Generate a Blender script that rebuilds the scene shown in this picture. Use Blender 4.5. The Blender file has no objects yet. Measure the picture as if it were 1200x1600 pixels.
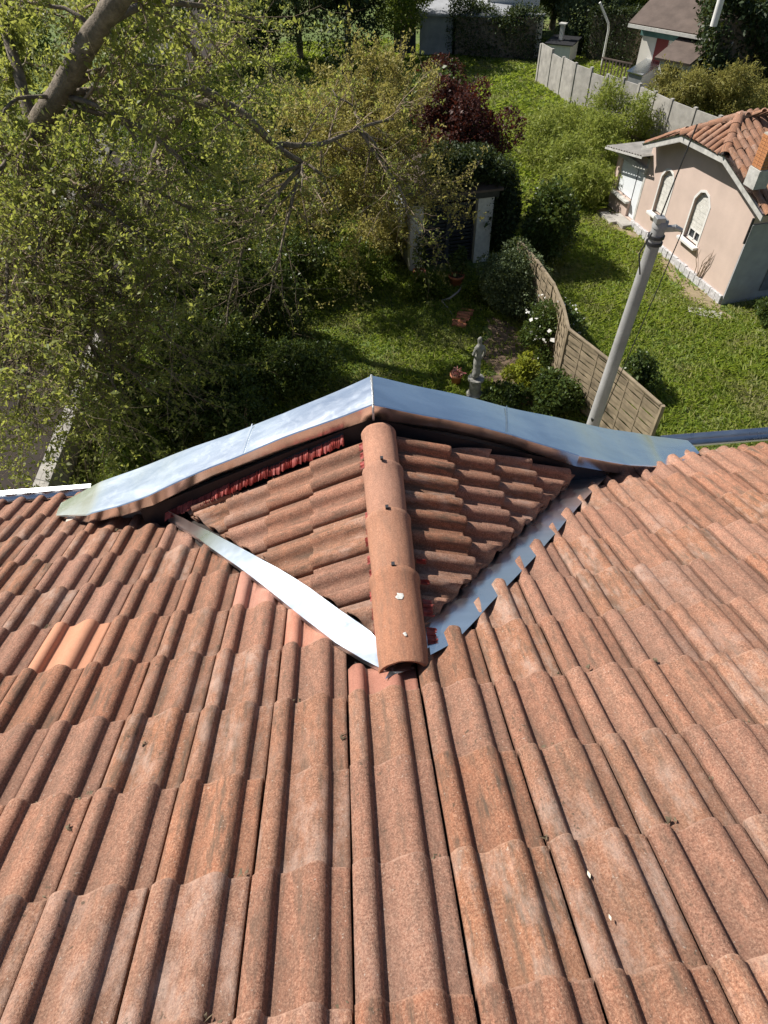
import bpy, bmesh, math, random
import numpy as np
from mathutils import Vector, Matrix, geometry

R = math.radians
rnd = random.Random(7)
rng = np.random.default_rng(11)
S = bpy.context.scene
COL = S.collection

# ------------------------------------------------------------------ camera, world, sun, exposure
H = 10.5                                   # camera height above the garden
F = 1020.0                                 # focal length in pixels of the 1200x1600 photograph
W3 = Matrix(((0.9970337609, -0.0655965017, 0.0402588935),
             (-0.0755895688, -0.7361033349, 0.6726351890),
             (-0.0144878096, -0.6736831446, -0.7388782877)))
cam = bpy.data.cameras.new('camera')
camo = bpy.data.objects.new('camera', cam)
COL.objects.link(camo)
S.camera = camo
cam.sensor_fit = 'VERTICAL'
cam.sensor_height = 36.0
cam.lens = 36.0 * F / 1600.0
cam.clip_start = 0.02
cam.clip_end = 1500
rot = Matrix([[W3[i][0], -W3[i][1], -W3[i][2]] for i in range(3)]).to_4x4()
camo.matrix_world = Matrix.Translation((0, 0, H)) @ rot

SUN_AZ, SUN_EL = 60.0, 46.0                # degrees left of straight ahead, degrees up
sd = Vector((-math.sin(R(SUN_AZ)) * math.cos(R(SUN_EL)), math.cos(R(SUN_AZ)) * math.cos(R(SUN_EL)), math.sin(R(SUN_EL))))
world = bpy.data.worlds.new('World')
S.world = world
world.use_nodes = True
wn = world.node_tree
bg = wn.nodes.get('Background') or wn.nodes.new('ShaderNodeBackground')
sky = wn.nodes.new('ShaderNodeTexSky')
sky.sky_type = 'NISHITA'
sky.sun_disc = False
sky.sun_elevation = R(SUN_EL)
sky.sun_rotation = R(-SUN_AZ)
sky.air_density = 1.0
sky.dust_density = 0.8
wn.links.new(sky.outputs[0], bg.inputs[0])
bg.inputs[1].default_value = 0.058
sl = bpy.data.lights.new('sun', 'SUN')
sl.energy = 5.0
sl.angle = R(0.5)
sl.color = (1.0, 0.95, 0.87)
so = bpy.data.objects.new('sun', sl)
COL.objects.link(so)
so.rotation_euler = sd.to_track_quat('Z', 'Y').to_euler()
so.location = (-20, 20, 40)
S.view_settings.view_transform = 'Standard'
S.view_settings.look = 'None'
S.view_settings.exposure = 0.62
S.view_settings.gamma = 1
S.view_settings.use_curve_mapping = False

# ------------------------------------------------------------------ helpers
def ray(x, y):
    return (W3 @ Vector((x - 600, y - 800, F))).normalized()
def P(x, y, z=0.0):
    """the point of height z seen at photograph pixel (x, y)"""
    q = ray(x, y)
    return Vector((0, 0, H)) + q * ((z - H) / q.z)
def PY(x, y, Y):
    """the point at distance Y straight ahead seen at photograph pixel (x, y)"""
    q = ray(x, y)
    return Vector((0, 0, H)) + q * (Y / q.y)

def link(o, parent=None):
    COL.objects.link(o)
    if parent is not None:
        o.parent = parent
    return o
def tag(o, label=None, cat=None, group=None, kind=None):
    if label: o['label'] = label
    if cat: o['category'] = cat
    if group: o['group'] = group
    if kind: o['kind'] = kind
    return o
def empty(name, loc=(0, 0, 0), rz=0.0, label=None, cat=None, group=None, parent=None):
    o = bpy.data.objects.new(name, None)
    o.location = loc
    o.rotation_euler = (0, 0, rz)
    o.empty_display_size = 0.2
    link(o, parent)
    return tag(o, label, cat, group)

class MB:
    """collects shapes into one mesh object"""
    def __init__(s):
        s.v = []; s.f = []; s.sm = []
    def add(s, vs, fs, smooth=False):
        n = len(s.v)
        s.v.extend([tuple(p) for p in vs])
        s.f.extend([tuple(i + n for i in f) for f in fs])
        s.sm.extend([smooth] * len(fs))
    def box(s, c, d, M=None):
        x, y, z = d[0] / 2, d[1] / 2, d[2] / 2
        vs = [Vector((sx * x, sy * y, sz * z)) for sx in (-1, 1) for sy in (-1, 1) for sz in (-1, 1)]
        if M is not None: vs = [M @ v for v in vs]
        c = Vector(c)
        s.add([v + c for v in vs], [(0, 1, 3, 2), (4, 6, 7, 5), (0, 4, 5, 1), (2, 3, 7, 6), (0, 2, 6, 4), (1, 5, 7, 3)])
    def beam(s, a, b, w, h, up=(0, 0, 1)):
        a = Vector(a); b = Vector(b); d = (b - a); L = d.length; d = d / L
        up = Vector(up)
        side = d.cross(up)
        if side.length < 1e-4: side = d.cross(Vector((1, 0, 0)))
        side.normalize(); u = side.cross(d)
        M = Matrix((side, d, u)).transposed()
        s.box((a + b) / 2, (w, L, h), M)
    def tube(s, pts, rad, n=6, cap=True, smooth=True):
        pts = [Vector(p) for p in pts]
        if not hasattr(rad, '__len__'): rad = [rad] * len(pts)
        vs = []; side = None
        for i, p in enumerate(pts):
            d = (pts[min(i + 1, len(pts) - 1)] - pts[max(i - 1, 0)])
            if d.length < 1e-9: d = Vector((0, 0, 1))
            d.normalize()
            if side is None:
                side = d.orthogonal().normalized()
            else:
                side = side - d * side.dot(d)
                if side.length < 1e-6: side = d.orthogonal()
                side.normalize()
            o = d.cross(side)
            for k in range(n):
                a = 2 * math.pi * k / n
                vs.append(p + (side * math.cos(a) + o * math.sin(a)) * rad[i])
        fs = []
        for i in range(len(pts) - 1):
            for k in range(n):
                fs.append((i * n + k, i * n + (k + 1) % n, (i + 1) * n + (k + 1) % n, (i + 1) * n + k))
        s.add(vs, fs, smooth)
        if cap:
            m = (len(pts) - 1) * n
            s.add(vs[:n], [tuple(reversed(range(n)))]); s.add(vs[m:], [tuple(range(n))])
    def lathe(s, prof, c=(0, 0, 0), n=20, smooth=True, jit=None):
        vs = []
        c = Vector(c)
        for r, z in prof:
            for k in range(n):
                a = 2 * math.pi * k / n
                vs.append(c + Vector((r * math.cos(a), r * math.sin(a), z)))
        fs = [(i * n + k, i * n + (k + 1) % n, (i + 1) * n + (k + 1) % n, (i + 1) * n + k) for i in range(len(prof) - 1) for k in range(n)]
        s.add(vs, fs, smooth)
    def prism(s, poly, z0, z1):
        """vertical prism over a plan polygon (list of xy)"""
        n = len(poly)
        vs = [(p[0], p[1], z0) for p in poly] + [(p[0], p[1], z1) for p in poly]
        s.add(vs, [tuple(reversed(range(n))), tuple(range(n, 2 * n))] + [(i, (i + 1) % n, (i + 1) % n + n, i + n) for i in range(n)])
    def slab(s, poly, t):
        """3D polygon thickened along its normal downwards by t"""
        poly = [Vector(p) for p in poly]
        n = len(poly)
        nn = Vector((0, 0, 0))
        for i in range(n): nn += poly[i].cross(poly[(i + 1) % n])
        nn.normalize()
        lo = [p - nn * t for p in poly]
        s.add(poly + lo, [tuple(range(n)), tuple(reversed(range(n, 2 * n)))] + [(i, i + n, (i + 1) % n + n, (i + 1) % n) for i in range(n)])
    def mesh(s, name):
        me = bpy.data.meshes.new(name)
        me.from_pydata(s.v, [], s.f)
        me.polygons.foreach_set('use_smooth', s.sm)
        me.update()
        return me
    def build(s, name, mat, parent=None, bevel=0):
        me = s.mesh(name)
        if mat: me.materials.append(mat)
        o = link(bpy.data.objects.new(name, me), parent)
        if bevel:
            b = o.modifiers.new('bevel', 'BEVEL'); b.width = bevel; b.segments = 2; b.limit_method = 'ANGLE'
        return o
def ob(name, me, mat=None, parent=None):
    if mat and not me.materials: me.materials.append(mat)
    return link(bpy.data.objects.new(name, me), parent)

def np_mesh(name, V, Fq):
    """mesh from numpy verts (N,3) and faces (M,k)"""
    me = bpy.data.meshes.new(name)
    V = np.ascontiguousarray(V, np.float32); Fq = np.ascontiguousarray(Fq, np.int32)
    me.vertices.add(len(V)); me.vertices.foreach_set('co', V.ravel())
    k = Fq.shape[1]
    me.loops.add(Fq.size); me.loops.foreach_set('vertex_index', Fq.ravel())
    me.polygons.add(len(Fq)); me.polygons.foreach_set('loop_start', np.arange(0, Fq.size, k, dtype=np.int32))
    me.update(calc_edges=True)
    return me

# ------------------------------------------------------------------ materials
class NT:
    def __init__(s, name):
        s.m = bpy.data.materials.new(name); s.m.use_nodes = True
        s.t = s.m.node_tree; s.n = s.t.nodes; s.l = s.t.links
        s.b = s.n['Principled BSDF']; s.out = s.n['Material Output']
    def node(s, typ, **kw):
        nd = s.n.new(typ)
        for k, v in kw.items():
            if k in nd.bl_rna.properties: setattr(nd, k, v)
            else: s.set(nd.inputs[k.replace('_', ' ')], v)
        return nd
    def set(s, sock, v):
        if isinstance(v, bpy.types.NodeSocket): s.l.new(v, sock)
        else: sock.default_value = v
    def bs(s, **kw):
        for k, v in kw.items(): s.set(s.b.inputs[k.replace('_', ' ')], v)
    def coord(s, kind='Object'):
        return s.node('ShaderNodeTexCoord').outputs[kind]
    def pos(s):
        return s.node('ShaderNodeNewGeometry').outputs['Position']
    def noise(s, vec, scale, detail=4, rough=0.55, out='Fac', dist=0.0):
        n = s.node('ShaderNodeTexNoise'); s.set(n.inputs['Vector'], vec)
        n.inputs['Scale'].default_value = scale; n.inputs['Detail'].default_value = detail
        n.inputs['Roughness'].default_value = rough; n.inputs['Distortion'].default_value = dist
        return n.outputs[out]
    def ramp(s, fac, *st):
        r = s.node('ShaderNodeValToRGB'); s.set(r.inputs[0], fac)
        e = r.color_ramp.elements
        while len(e) < len(st): e.new(0.5)
        for i, (p, c) in enumerate(st):
            e[i].position = p
            e[i].color = (c, c, c, 1) if not hasattr(c, '__len__') else (*c, 1)
        return r.outputs[0]
    def mix(s, fac, a, b, mode='MIX'):
        m = s.node('ShaderNodeMix', data_type='RGBA', blend_type=mode)
        s.set(m.inputs[0], fac)
        s.set(m.inputs[6], (*a, 1) if isinstance(a, tuple) and len(a) == 3 else a)
        s.set(m.inputs[7], (*b, 1) if isinstance(b, tuple) and len(b) == 3 else b)
        return m.outputs[2]
    def math(s, op, a, b=0.0, c=0.0):
        m = s.node('ShaderNodeMath', operation=op)
        s.set(m.inputs[0], a); s.set(m.inputs[1], b); s.set(m.inputs[2], c)
        return m.outputs[0]
    def vadd(s, a, b, op='ADD'):
        m = s.node('ShaderNodeVectorMath', operation=op)
        s.set(m.inputs[0], a); s.set(m.inputs[1], b)
        return m.outputs[0]
    def scale(s, vec, xyz):
        m = s.node('ShaderNodeMapping'); s.set(m.inputs[0], vec); m.inputs['Scale'].default_value = xyz
        return m.outputs[0]
    def bump(s, h, strength=0.3, dist=0.01, normal=None):
        b = s.node('ShaderNodeBump'); s.set(b.inputs['Height'], h)
        b.inputs['Strength'].default_value = strength; b.inputs['Distance'].default_value = dist
        if normal is not None: s.set(b.inputs['Normal'], normal)
        s.set(s.b.inputs['Normal'], b.outputs[0])
        return b.outputs[0]

def m_tile(name, base, dark, light, age=1.0, grain=1.0):
    t = NT(name)
    oi = t.node('ShaderNodeObjectInfo')
    rn = oi.outputs['Random']
    oc = t.coord()
    off = t.vadd(oc, t.node('ShaderNodeCombineXYZ', X=t.math('MULTIPLY', rn, 91.0), Y=t.math('MULTIPLY', rn, 37.0)).outputs[0])
    p = t.pos()
    fine = t.noise(off, 330, 3, 0.7)
    gr = t.noise(off, 150, 4, 0.7)
    med = t.noise(t.scale(off, (1, .55, 1)), 42, 5, 0.7)
    strk = t.noise(t.scale(off, (16, 2.2, 16)), 2.0, 6, 0.68)
    big = t.noise(p, 1.3, 4, 0.6)
    sep = t.node('ShaderNodeSeparateXYZ'); t.set(sep.inputs[0], oc)
    r2 = t.math('FRACT', t.math('MULTIPLY', rn, 17.31)); r3 = t.math('FRACT', t.math('MULTIPLY', rn, 53.77))
    c = t.mix(t.math('MULTIPLY', t.ramp(med, (0.36, 0.0), (0.64, 1.0)), 0.8), base, dark)
    c = t.mix(t.math('MULTIPLY', t.ramp(gr, (0.50, 0.0), (0.62, 1.0)), 0.60 * grain), c, light)
    c = t.mix(t.math('MULTIPLY', t.ramp(gr, (0.34, 1.0), (0.46, 0.0)), 0.62 * grain), c, tuple(x * 0.42 for x in dark))
    c = t.mix(t.math('MULTIPLY', t.ramp(fine, (0.54, 0.0), (0.66, 1.0)), 0.40 * grain), c, tuple(min(1, x * 1.25) for x in light))
    c = t.mix(t.math('MULTIPLY', t.ramp(fine, (0.30, 1.0), (0.42, 0.0)), 0.5 * grain), c, tuple(x * 0.3 for x in dark))
    if age > 0:
        # grime lying in the channels and streaking down the tile
        low = t.ramp(t.math('ADD', sep.outputs[2], t.math('MULTIPLY', t.math('SUBTRACT', strk, .5), .05)), (0.004, 1.0), (0.030, 0.0))
        c = t.mix(t.math('MULTIPLY', low, 0.36 * age), c, (0.15, 0.092, 0.066))
        sk = t.math('MULTIPLY', t.ramp(strk, (0.47, 0.0), (0.66, 1.0)), t.math('MULTIPLY_ADD', r2, 0.70, 0.22))
        c = t.mix(t.math('MULTIPLY', sk, age), c, (0.105, 0.078, 0.058))
        # salts and lichen bloom on some tiles only
        pale = t.math('MULTIPLY', t.ramp(t.noise(t.scale(off, (1, .5, 1)), 11, 6, 0.75), (0.47, 0.0), (0.68, 1.0)), t.ramp(t.math('ADD', t.math('MULTIPLY', r3, .5), t.math('MULTIPLY', big, .8)), (0.66, 0.0), (0.80, 1.0)))
        c = t.mix(t.math('MULTIPLY', pale, 0.46 * age), c, (0.50, 0.38, 0.32))
        speck = t.ramp(t.noise(off, 95, 2, 0.5), (0.70, 0.0), (0.74, 1.0))
        c = t.mix(t.math('MULTIPLY', speck, 0.5 * age), c, (0.50, 0.43, 0.36))
        moss = t.math('MULTIPLY', t.ramp(t.noise(off, 55, 4, 0.6), (0.60, 0.0), (0.66, 1.0)), t.ramp(t.noise(p, 3.1, 3, .6), (0.52, 0.0), (0.66, 1.0)))
        c = t.mix(t.math('MULTIPLY', moss, 0.75 * age), c, (0.065, 0.055, 0.038))
        # worn pale lip along the lower edge
        lip = t.ramp(t.math('ADD', sep.outputs[1], t.math('MULTIPLY', t.math('SUBTRACT', gr, .5), .02)), (0.374, 0.0), (0.384, 1.0))
        c = t.mix(t.math('MULTIPLY', lip, 0.45 * age), c, (0.46, 0.28, 0.20))
    v = t.math('MULTIPLY_ADD', rn, 0.22, 0.88)
    hs = t.node('ShaderNodeHueSaturation'); t.set(hs.inputs['Color'], c); t.set(hs.inputs['Value'], v)
    t.set(hs.inputs['Hue'], t.math('MULTIPLY_ADD', r3, 0.004, 0.497))
    t.set(hs.inputs['Saturation'], t.math('MULTIPLY_ADD', r2, 0.14, 0.92))
    t.bs(Base_Color=hs.outputs[0], Roughness=0.9)
    t.b.inputs['Specular IOR Level'].default_value = 0.2
    hgt = t.math('ADD', t.math('MULTIPLY', fine, 0.5), t.math('ADD', t.math('MULTIPLY', gr, 0.7), t.math('MULTIPLY', med, 0.7)))
    t.bump(hgt, 0.9 * grain, 0.0045)
    return t.m
TILE = m_tile('weathered_tile', (0.330, 0.153, 0.094), (0.175, 0.092, 0.062), (0.48, 0.285, 0.19))
TILE_R = m_tile('ridge_tile', (0.39, 0.172, 0.098), (0.25, 0.110, 0.064), (0.53, 0.285, 0.175), 0.6)
TILE_NEW = m_tile('clean_tile', (0.50, 0.245, 0.155), (0.46, 0.22, 0.135), (0.55, 0.29, 0.19), 0.05, 0.35)
TILE_PINK = m_tile('recut_tile', (0.42, 0.185, 0.125), (0.35, 0.15, 0.10), (0.50, 0.25, 0.18), 0.4, 0.6)
TILE_CANAL = m_tile('canal_tile', (0.33, 0.155, 0.09), (0.16, 0.085, 0.058), (0.46, 0.29, 0.19), 1.0)

def m_zinc(name, tint, rough=(0.22, 0.34), streak=0.25):
    t = NT(name)
    p = t.pos()
    a = t.noise(t.scale(p, (1.2, 4.0, 1.2)), 2.0, 6, 0.6, dist=.6)
    b = t.noise(p, 16, 5, 0.6, dist=0.8)
    c = t.mix(t.ramp(a, (0.35, 0.0), (0.7, 1.0)), tint, tuple(min(1, x * 1.18) for x in tint))
    c = t.mix(t.math('MULTIPLY', t.ramp(b, (0.60, 0.0), (0.75, 1.0)), 0.22), c, tuple(x * 0.72 for x in tint))
    r = t.math('ADD', t.math('MULTIPLY', a, (rough[1] - rough[0]) * 1.6), rough[0] * 0.6)
    r = t.math('ADD', r, t.math('MULTIPLY', t.ramp(b, (0.5, 0.0), (0.62, 1.0)), streak * 0.18))
    t.bs(Base_Color=c, Metallic=1.0, Roughness=r)
    t.bump(t.math('ADD', t.noise(p, 2.2, 2, 0.4), t.math('MULTIPLY', t.noise(p, 9, 3), 0.18)), 0.10, 0.05)
    return t.m
ZINC = m_zinc('zinc_sheet', (0.80, 0.83, 0.86), (0.24, 0.34), .12)
ZINC_D = m_zinc('zinc_valley', (0.68, 0.73, 0.79), (0.36, 0.46), .15)
ZINC_OLD = m_zinc('zinc_gutter', (0.56, 0.59, 0.62), (0.30, 0.42))

def m_plain(name, c, rough=0.8, var=0.25, scale=6.0, bump=0.2, metal=0.0, fine=60.0, bd=0.01, spec=0.3):
    t = NT(name)
    p = t.coord()
    n1 = t.noise(p, scale, 5, 0.6); n2 = t.noise(p, fine, 3, 0.6)
    col = t.mix(t.ramp(n1, (0.3, 0.0), (0.72, 1.0)), tuple(x * (1 - var) for x in c), tuple(min(1, x * (1 + var * 0.6)) for x in c))
    col = t.mix(t.math('MULTIPLY', t.ramp(n2, (0.3, 1.0), (0.5, 0.0)), var), col, tuple(x * 0.5 for x in c))
    t.bs(Base_Color=col, Roughness=rough, Metallic=metal)
    t.b.inputs['Specular IOR Level'].default_value = spec
    if bump: t.bump(t.math('ADD', n1, t.math('MULTIPLY', n2, 0.5)), bump, bd)
    return t.m
def m_leaf(name, *cols, rough=0.5, trans=0.35, tcol=None):
    """leaf material: each leaf its own colour, light passing through"""
    t = NT(name)
    isl = t.node('ShaderNodeNewGeometry').outputs['Random Per Island']
    n = len(cols)
    c = t.ramp(isl, *[(i / max(1, n - 1), cols[i]) for i in range(n)])
    t.bs(Base_Color=c, Roughness=rough)
    t.b.inputs['Specular IOR Level'].default_value = 0.2
    tr = t.node('ShaderNodeBsdfTranslucent')
    t.set(tr.inputs[0], t.mix(0.6, c, (tcol or (0.22, 0.26, 0.03)), 'MIX'))
    mx = t.node('ShaderNodeMixShader'); mx.inputs[0].default_value = trans
    t.l.new(t.b.outputs[0], mx.inputs[1]); t.l.new(tr.outputs[0], mx.inputs[2])
    t.l.new(mx.outputs[0], t.out.inputs[0])
    return t.m
DECK = m_plain('roofing_felt', (0.035, 0.028, 0.025), 0.9)
PLASTER = m_plain('own_house_render', (0.50, 0.44, 0.37), 0.9, 0.15, 1.2, 0.2)
BLACK = m_plain('black_flashing', (0.022, 0.022, 0.025), 0.5, 0.4, 5, 0.2)
BARK = m_plain('bark', (0.19, 0.155, 0.12), 0.9, 0.55, 7, 0.9, fine=32, bd=0.03)
TWIG = m_plain('twig_bark', (0.27, 0.205, 0.145), 0.85, 0.45, 3, 0.0)
CONC = m_plain('concrete', (0.36, 0.34, 0.31), 0.9, 0.3, 3, 0.4)
STONE = m_plain('statue_stone', (0.27, 0.265, 0.24), 0.9, 0.4, 9, 0.5)
POLE_M = m_plain('grey_pole', (0.33, 0.325, 0.32), 0.75, 0.28, 2.2, 0.3)
METAL_D = m_plain('dark_metal', (0.06, 0.06, 0.065), 0.5, 0.3, 8, 0.1, 0.6)
WOOD_F = m_plain('fence_wood', (0.27, 0.215, 0.145), 0.85, 0.4, 4, 0.4)
PINK = m_plain('pink_render', (0.53, 0.415, 0.355), 0.92, 0.13, 1.1, 0.12)
TRIM = m_plain('grey_white_trim', (0.46, 0.45, 0.42), 0.85, 0.32, 5, 0.35)
WHITE = m_plain('white_paint', (0.66, 0.65, 0.62), 0.7, 0.12, 4, 0.1)
OLDWHITE = m_plain('peeling_white_paint', (0.60, 0.585, 0.54), 0.8, 0.22, 9, 0.3)
BLUEWHITE = m_plain('pale_shutter', (0.66, 0.69, 0.72), 0.6, 0.06, 3, 0.05)
PLINTH = m_plain('stone_plinth', (0.50, 0.49, 0.50), 0.9, 0.4, 12, 0.7)
TERRA = m_plain('terracotta', (0.42, 0.16, 0.085), 0.85, 0.25, 6, 0.3)
REDFOIL = m_plain('red_ridge_foil', (0.30, 0.060, 0.048), 0.6, 0.5, 26, 0.2)
SLATD = m_plain('dark_slats', (0.045, 0.052, 0.060), 0.7, 0.3, 4, 0.2)
ASPH = m_plain('shaded_asphalt', (0.036, 0.028, 0.023), 0.95, 0.35, 2, 0.4)  # tree shade over the road is put into this dark colour
GREYW = m_plain('grey_block_wall', (0.29, 0.30, 0.31), 0.9, 0.3, 1.5, 0.3)
BROWNR = m_plain('brown_shingle', (0.125, 0.095, 0.080), 0.9, 0.35, 1.2, 0.4)
CREAM = m_plain('cream_wall', (0.72, 0.68, 0.60), 0.9, 0.1, 1, 0.1)
BRICKM = m_plain('orange_brick', (0.46, 0.20, 0.085), 0.9, 0.3, 14, 0.3)
REDDOOR = m_plain('dark_red_paint', (0.20, 0.04, 0.035), 0.6, 0.15, 4, 0.1)
TEAL = m_plain('teal_fascia', (0.10, 0.20, 0.19), 0.7, 0.2, 4, 0.1)
GLASS = m_plain('dark_glass', (0.03, 0.035, 0.04), 0.15, 0.1, 3, 0.0)
DIRT = m_plain('bare_soil', (0.17, 0.12, 0.08), 0.95, 0.4, 4, 0.7, bd=0.03)

# ------------------------------------------------------------------ vegetation tools
def leaf_mesh(pts, size, up=0.35, elong=2.0, bias=None, r=rng, bend=0.25):
    """pointed bent leaves, one quad each"""
    n = len(pts)
    a = r.normal(size=(n, 3)); 
    if bias is not None: a += bias
    a /= np.linalg.norm(a, axis=1, keepdims=True) + 1e-9
    nr = r.normal(size=(n, 3)); nr[:, 2] += up * 3
    b = np.cross(nr, a); b /= np.linalg.norm(b, axis=1, keepdims=True) + 1e-9
    c = np.cross(a, b)
    L = (size * np.exp(r.normal(0, 0.3, n)))[:, None]
    w = L / elong
    V = np.empty((n, 4, 3))
    V[:, 0] = pts
    V[:, 1] = pts + a * L * 0.45 + b * w * 0.5 + c * L * bend * 0.3
    V[:, 2] = pts + a * L - c * L * bend * 0.5
    V[:, 3] = pts + a * L * 0.45 - b * w * 0.5 + c * L * bend * 0.3
    F4 = np.arange(4 * n).reshape(n, 4)
    return V.reshape(-1, 3), F4
def foliage(name, pts, size, mat, parent, **kw):
    V, F4 = leaf_mesh(np.asarray(pts), size, **kw)
    me = np_mesh(name, V, F4)
    return ob(name, me, mat, parent)

def blob_pts(n, blobs, r=rng, hollow=0.55):
    """points in a union of ellipsoids (cx,cy,cz,rx,ry,rz), denser towards each skin"""
    B = np.asarray(blobs, float)
    vol = B[:, 3] * B[:, 4] * B[:, 5]; pr = vol ** 0.75; pr /= pr.sum()
    k = r.choice(len(B), n, p=pr)
    d = r.normal(size=(n, 3)); d /= np.linalg.norm(d, axis=1, keepdims=True)
    rad = (hollow + (1 - hollow) * r.random(n)) ** 0.8
    rad = np.where(r.random(n) < 0.2, r.random(n) ** (1 / 3), rad)
    return B[k, :3] + d * rad[:, None] * B[k, 3:], d
def shrub(name, label, cat, c, rx, ry, h, n, size, mat, lumps=14, group=None, stem_r=0.02, stems=6, up=0.3, elong=2.0, hollow=0.5, extra=None, sprays=0):
    e = empty(name, c, 0, label, cat, group)
    bl = []
    for i in range(lumps):
        a = rnd.uniform(0, 6.283); q = math.sqrt(rnd.random()) * 0.78
        z = rnd.uniform(0.22, 0.86); w = math.sqrt(max(0.05, 1 - (2 * z - 0.8) ** 2)) if z > 0.4 else 0.75 + z * 0.5
        s = rnd.uniform(0.22, 0.42)
        bl.append((math.cos(a) * q * rx * w, math.sin(a) * q * ry * w, z * h, s * rx, s * ry, s * h * 0.62))
    bl.append((0, 0, h * 0.45, rx * 0.6, ry * 0.6, h * 0.4))
    if lumps >= 20 and elong < 3: bl.append((0, 0, h * .46, rx * .86, ry * .86, h * .46)); bl.append((0, 0, h * .46, rx * .84, ry * .84, h * .44))
    n = int(n * 2.6); elong = min(elong, 1.7) if elong < 3 else elong
    pts, d = blob_pts(n, bl, hollow=hollow)
    pts[:, 2] = np.maximum(pts[:, 2], 0.02)
    if sprays:
        ex = []
        for i in range(sprays):
            b = bl[rnd.randrange(len(bl) - 1)]
            dd = Vector((rnd.gauss(0, 1), rnd.gauss(0, 1), abs(rnd.gauss(0.8, 0.7)))).normalized()
            for k in range(14):
                q = k / 13
                ex.append((b[0] + dd.x * b[3] * (0.7 + q * 0.9) + rnd.gauss(0, 0.02), b[1] + dd.y * b[4] * (0.7 + q * 0.9) + rnd.gauss(0, 0.02), max(0.03, b[2] + dd.z * b[5] * (0.7 + q * 0.9))))
        pts = np.vstack([pts, np.array(ex)]); d = np.vstack([d, np.zeros((len(ex), 3))])
    V, F4 = leaf_mesh(pts, size, up=up, elong=elong, bias=d * 0.7)
    ob('foliage', np_mesh('foliage', V, F4), mat, e)
    m = MB()
    for i in range(stems):
        b = bl[rnd.randrange(len(bl))]
        p0 = Vector((rnd.gauss(0, 0.08) * rx, rnd.gauss(0, 0.08) * ry, 0)); p2 = Vector(b[:3])
        p1 = p0.lerp(p2, 0.5) + Vector((rnd.gauss(0, .05) * rx, rnd.gauss(0, .05) * ry, 0.1 * h))
        m.tube([p0, p1, p2], [stem_r, stem_r * .7, stem_r * .35], 5)
    m.build('stem', TWIG, e)
    return e

def grow(segs, tips, p, d, L, r, lev, P_):
    """recursive branching: fills segs (polylines with radii) and tips (points carrying leaves)"""
    n = P_['n'][lev]
    pts = [Vector(p)]; rad = [r]
    d = Vector(d).normalized()
    end = r * P_['taper'][lev]
    for i in range(n):
        j = P_['jit'][lev]
        d = (d + Vector((rnd.gauss(0, j), rnd.gauss(0, j), rnd.gauss(0, j) + P_['trop'][lev]))).normalized()
        pts.append(pts[-1] + d * (L / n)); rad.append(r + (end - r) * (i + 1) / n)
    segs.append((pts, rad, lev))
    children(segs, tips, pts, rad, lev, L, P_)
def children(segs, tips, pts, rad, lev, L, P_, kids=None, t0=None):
    if lev >= P_['leaf']:
        k = P_['leaves'][lev]
        for i in range(k):
            t = rnd.random() ** 0.7 * (len(pts) - 1.001); a = int(t)
            q = pts[a].lerp(pts[a + 1], t - a)
            g = P_['spread']
            tips.append((q.x + rnd.gauss(0, g), q.y + rnd.gauss(0, g), q.z + rnd.gauss(0, g)))
    if lev + 1 >= len(P_['n']): return
    kc = kids if kids is not None else P_['kids'][lev]
    start = t0 if t0 is not None else P_['t0'][lev]
    for i in range(kc):
        t = (start + (1 - start) * (i + rnd.random()) / kc) * (len(pts) - 1.001); a = int(t)
        q = pts[a].lerp(pts[a + 1], t - a)
        ax = (pts[a + 1] - pts[a]).normalized()
        o = ax.orthogonal().normalized(); o.rotate(Matrix.Rotation(rnd.uniform(0, 6.283), 3, ax))
        an = R(rnd.gauss(P_['ang'][lev], 10))
        dd = ax * math.cos(an) + o * math.sin(an)
        if P_.get('box'):
            bx = P_['box'](q + dd * L * 0.4)
            if bx: dd = -dd if rnd.random() < 0.6 else dd
        rr = (rad[a] + (rad[a + 1] - rad[a]) * (t - a)) * rnd.uniform(*P_['rr'])
        grow(segs, tips, q, dd, L * rnd.uniform(*P_['lr'][lev]), max(rr, 0.0025), lev + 1, P_)
def tree_mesh(segs, lev_split, keep=None):
    big, small = MB(), MB()
    for pts, rad, lev in segs:
        r = rad[0]
        n = 10 if r > .1 else 7 if r > .04 else 4 if r > .012 else 3
        (big if lev <= lev_split else small).tube(pts, rad, n, cap=False)
    return big, small

# ================================================================== SETTING: ground, street
def m_ground():
    t = NT('meadow_ground')
    p = t.pos()
    a = t.noise(p, 0.35, 6, 0.6); b = t.noise(p, 2.4, 5, 0.65); c = t.noise(p, 18, 3, 0.6)
    col = t.mix(t.ramp(b, (0.35, 0.0), (0.65, 1.0)), (0.065, 0.095, 0.020), (0.135, 0.195, 0.034))
    col = t.mix(t.math('MULTIPLY', t.ramp(a, (0.5, 0.0), (0.68, 1.0)), 0.6), col, (0.21, 0.185, 0.085))
    col = t.mix(t.math('MULTIPLY', t.ramp(c, (0.52, 0.0), (0.7, 1.0)), 0.5), col, (0.020, 0.028, 0.010))
    t.bs(Base_Color=col, Roughness=0.95)
    t.bump(t.math('ADD', b, c), 0.8, 0.06)
    return t.m
gm = MB()
gm.add([(-400, -300, 0), (400, -300, 0), (400, 600, 0), (-400, 600, 0)], [(0, 1, 2, 3)])
tag(gm.build('ground', m_ground()), kind='structure')

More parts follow.
